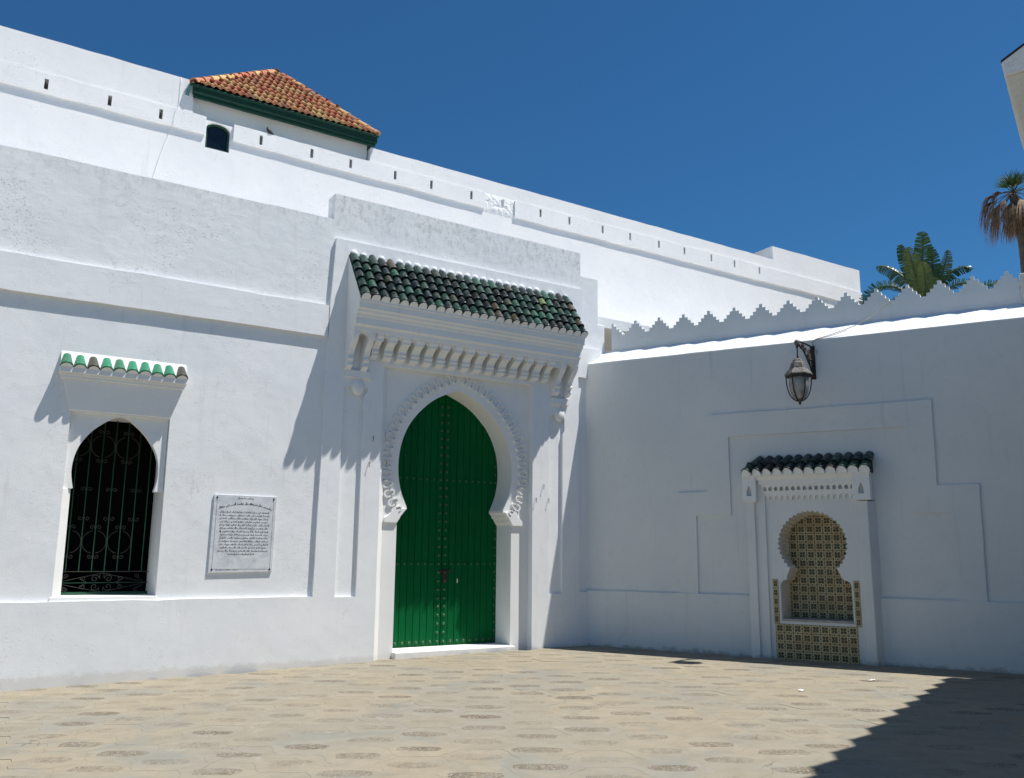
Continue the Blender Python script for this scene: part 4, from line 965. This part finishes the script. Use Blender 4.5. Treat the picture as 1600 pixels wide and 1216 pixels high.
leaf(bn, [b3(5.38, 6.5), b3(5.12, 7.08), b3(4.80, 7.30), b3(4.48, 7.26), b3(4.22, 7.0), b3(4.12, 6.8)], .17, M['banana'], .85, -.25, face=Vector((0, -.8, .5)))
leaf(bn, [b3(5.50, 6.6), b3(5.70, 7.15), b3(5.86, 7.55), b3(5.97, 7.92)], .16, M['banana_lit'], .7, .3, face=Vector((-.3, -1, .2)))
leaf(bn, [b3(5.50, 6.6), b3(5.72, 7.15), b3(5.98, 7.42), b3(6.24, 7.50), b3(6.36, 7.42)], .13, M['banana'], .45, .4, face=Vector((0, -.9, .4)))
leaf(bn, [b3(5.45, 6.4), b3(5.75, 6.95), b3(6.05, 7.15), b3(6.4, 7.16)], .15, M['banana'], .85, -.2, face=Vector((0, -.8, .5)))
leaf(bn, [b3(5.40, 6.4), b3(5.15, 6.8), b3(4.95, 6.95), b3(4.75, 6.95)], .14, M['banana'], .85, -.2, face=Vector((0, -.8, .5)))
leaf(bn, [b3(5.45, 6.4), b3(6.1, 6.75), b3(6.6, 7.05), b3(6.95, 7.0)], .14, M['banana'], .85, -.2, face=Vector((0, -.8, .5)))
leaf(bn, [b3(5.45, 6.5, 4.7), b3(5.6, 6.95, 4.5), b3(5.72, 7.2, 4.4)], .14, M['banana'], .4, .3)
leaf(bn, [b3(5.45, 6.6, 5.2), b3(5.62, 7.3, 5.3), b3(5.75, 7.75, 5.4)], .15, M['banana'], .4, .3)

pm = thing('palm_tree', 'fan palm with a skirt of brown dead fronds at the right edge', 'palm tree', FB, (7.3, 8, 0))
bm = B(); pts = [(7.22, 8, 0), (7.26, 8, 4), (7.38, 8, 8), (7.36, 8, 9.3), (7.30, 8, 9.95)]; tube(bm, spline(pts, 6), .10, 12); part(pm, 'trunk', bm, M['bark'], smooth=True)
CR = Vector((7.30, 8, 10.05))
def frond(dirv, L, stem, mat, name, droop, spread=70, n=22):
    dirv = dirv.normalized(); bm = B(); side = dirv.cross(Vector((0, 0, 1)));
    side = side.normalized() if side.length > .05 else Vector((1, 0, 0)); upv = side.cross(dirv)
    P = [CR + dirv * stem * t - Vector((0, 0, 1)) * droop * .35 * stem * t * t for t in (0, .33, .66, 1)]; tube(bm, P, [.016, .012, .01, .008], 5); c = P[-1]
    for k in range(n):
        a = R(-spread + 2 * spread * k / (n - 1) + random.uniform(-3, 3)); l_ = L * random.uniform(.75, 1.05) * (1 - .25 * abs(a) / 1.5)
        d0 = dirv * math.cos(a) + side * math.sin(a); prev = None
        nseg = 5
        for j in range(nseg + 1):
            t = j / nseg; q = c + d0 * l_ * t * (1 - .35 * droop * t) - Vector((0, 0, 1)) * droop * l_ * t * t * .85 + upv * .02
            w_ = .012 * (1 - t) ** .6 + .002; s_ = d0.cross(upv).normalized() * w_
            x = (bm.verts.new(q + s_), bm.verts.new(q - s_))
            if prev: bm.faces.new([prev[0], x[0], x[1], prev[1]])
            prev = x
    part(pm, name, bm, mat)
rp = random.Random(3)
for a, e, st_ in ((180, 22, .42), (172, 5, .40), (200, -12, .34), (160, -30, .30), (190, -45, .28), (175, 35, .3), (230, -20, .3), (140, -5, .35), (250, -50, .3), (300, -40, .3), (0, -10, .4), (20, -40, .35), (330, 10, .4), (100, -50, .3), (215, -70, .25), (150, -75, .22)):
    v_ = Vector((math.cos(R(a)) * math.cos(R(e)), math.sin(R(a)) * math.cos(R(e)), math.sin(R(e)))); frond(v_, rp.uniform(.62, .85), st_ * 1.05, M['palm_dead'], 'dead_frond', 1.25 if e > -40 else .8, 42, 30)
for k in range(9):
    a = 40 * k + 10; e = rp.uniform(35, 80); v_ = Vector((math.cos(R(a)) * math.cos(R(e)), math.sin(R(a)) * math.cos(R(e)), math.sin(R(e)))); frond(v_, .45, .18, M['palm_green'], 'green_frond', .1, 50, 14)
for a, e in ((0, 20), (-20, 5), (20, 40)):
    v_ = Vector((math.cos(R(a)) * math.cos(R(e)), math.sin(R(a)) * math.cos(R(e)), math.sin(R(e)))); frond(v_, .5, .35, M['palm_green'], 'green_frond', .4, 60, 22)
for k in range(10):
    a = R(36 * k); v_ = Vector((math.cos(a) * .22, math.sin(a) * .22, -1)); frond(v_, .95, .12, M['palm_dead'], 'dead_frond', .2, 14, 16)

# ================================================================ LITTER ON THE PAVING
M['paper'] = plain('white_paper', (0.78, 0.77, 0.73), 0.8, 0.0, 0.1)
for x, y, w_, h_, lab in ((-1.01, -5.41, .07, .03, 'small crumpled white paper scrap on the sunny paving, left of two'), (.52, -5.29, .15, .025, 'flat pale paper strip lying on the sunny paving near the wall fountain')):
    pp = thing('paper_scrap', lab, 'paper', FA, (x, y, 0), 'scraps of paper on the paving')
    bm = B(); g0 = [[bm.verts.new((x + w_ * (i / 4 - .5) + random.uniform(-.006, .006), y + h_ * 2 * (j / 3 - .5), .004 + random.uniform(0, .016))) for j in range(4)] for i in range(5)]
    for i in range(4):
        for j in range(3): bm.faces.new([g0[i][j], g0[i + 1][j], g0[i + 1][j + 1], g0[i][j + 1]])
    part(pp, 'sheet', bm, M['paper'])
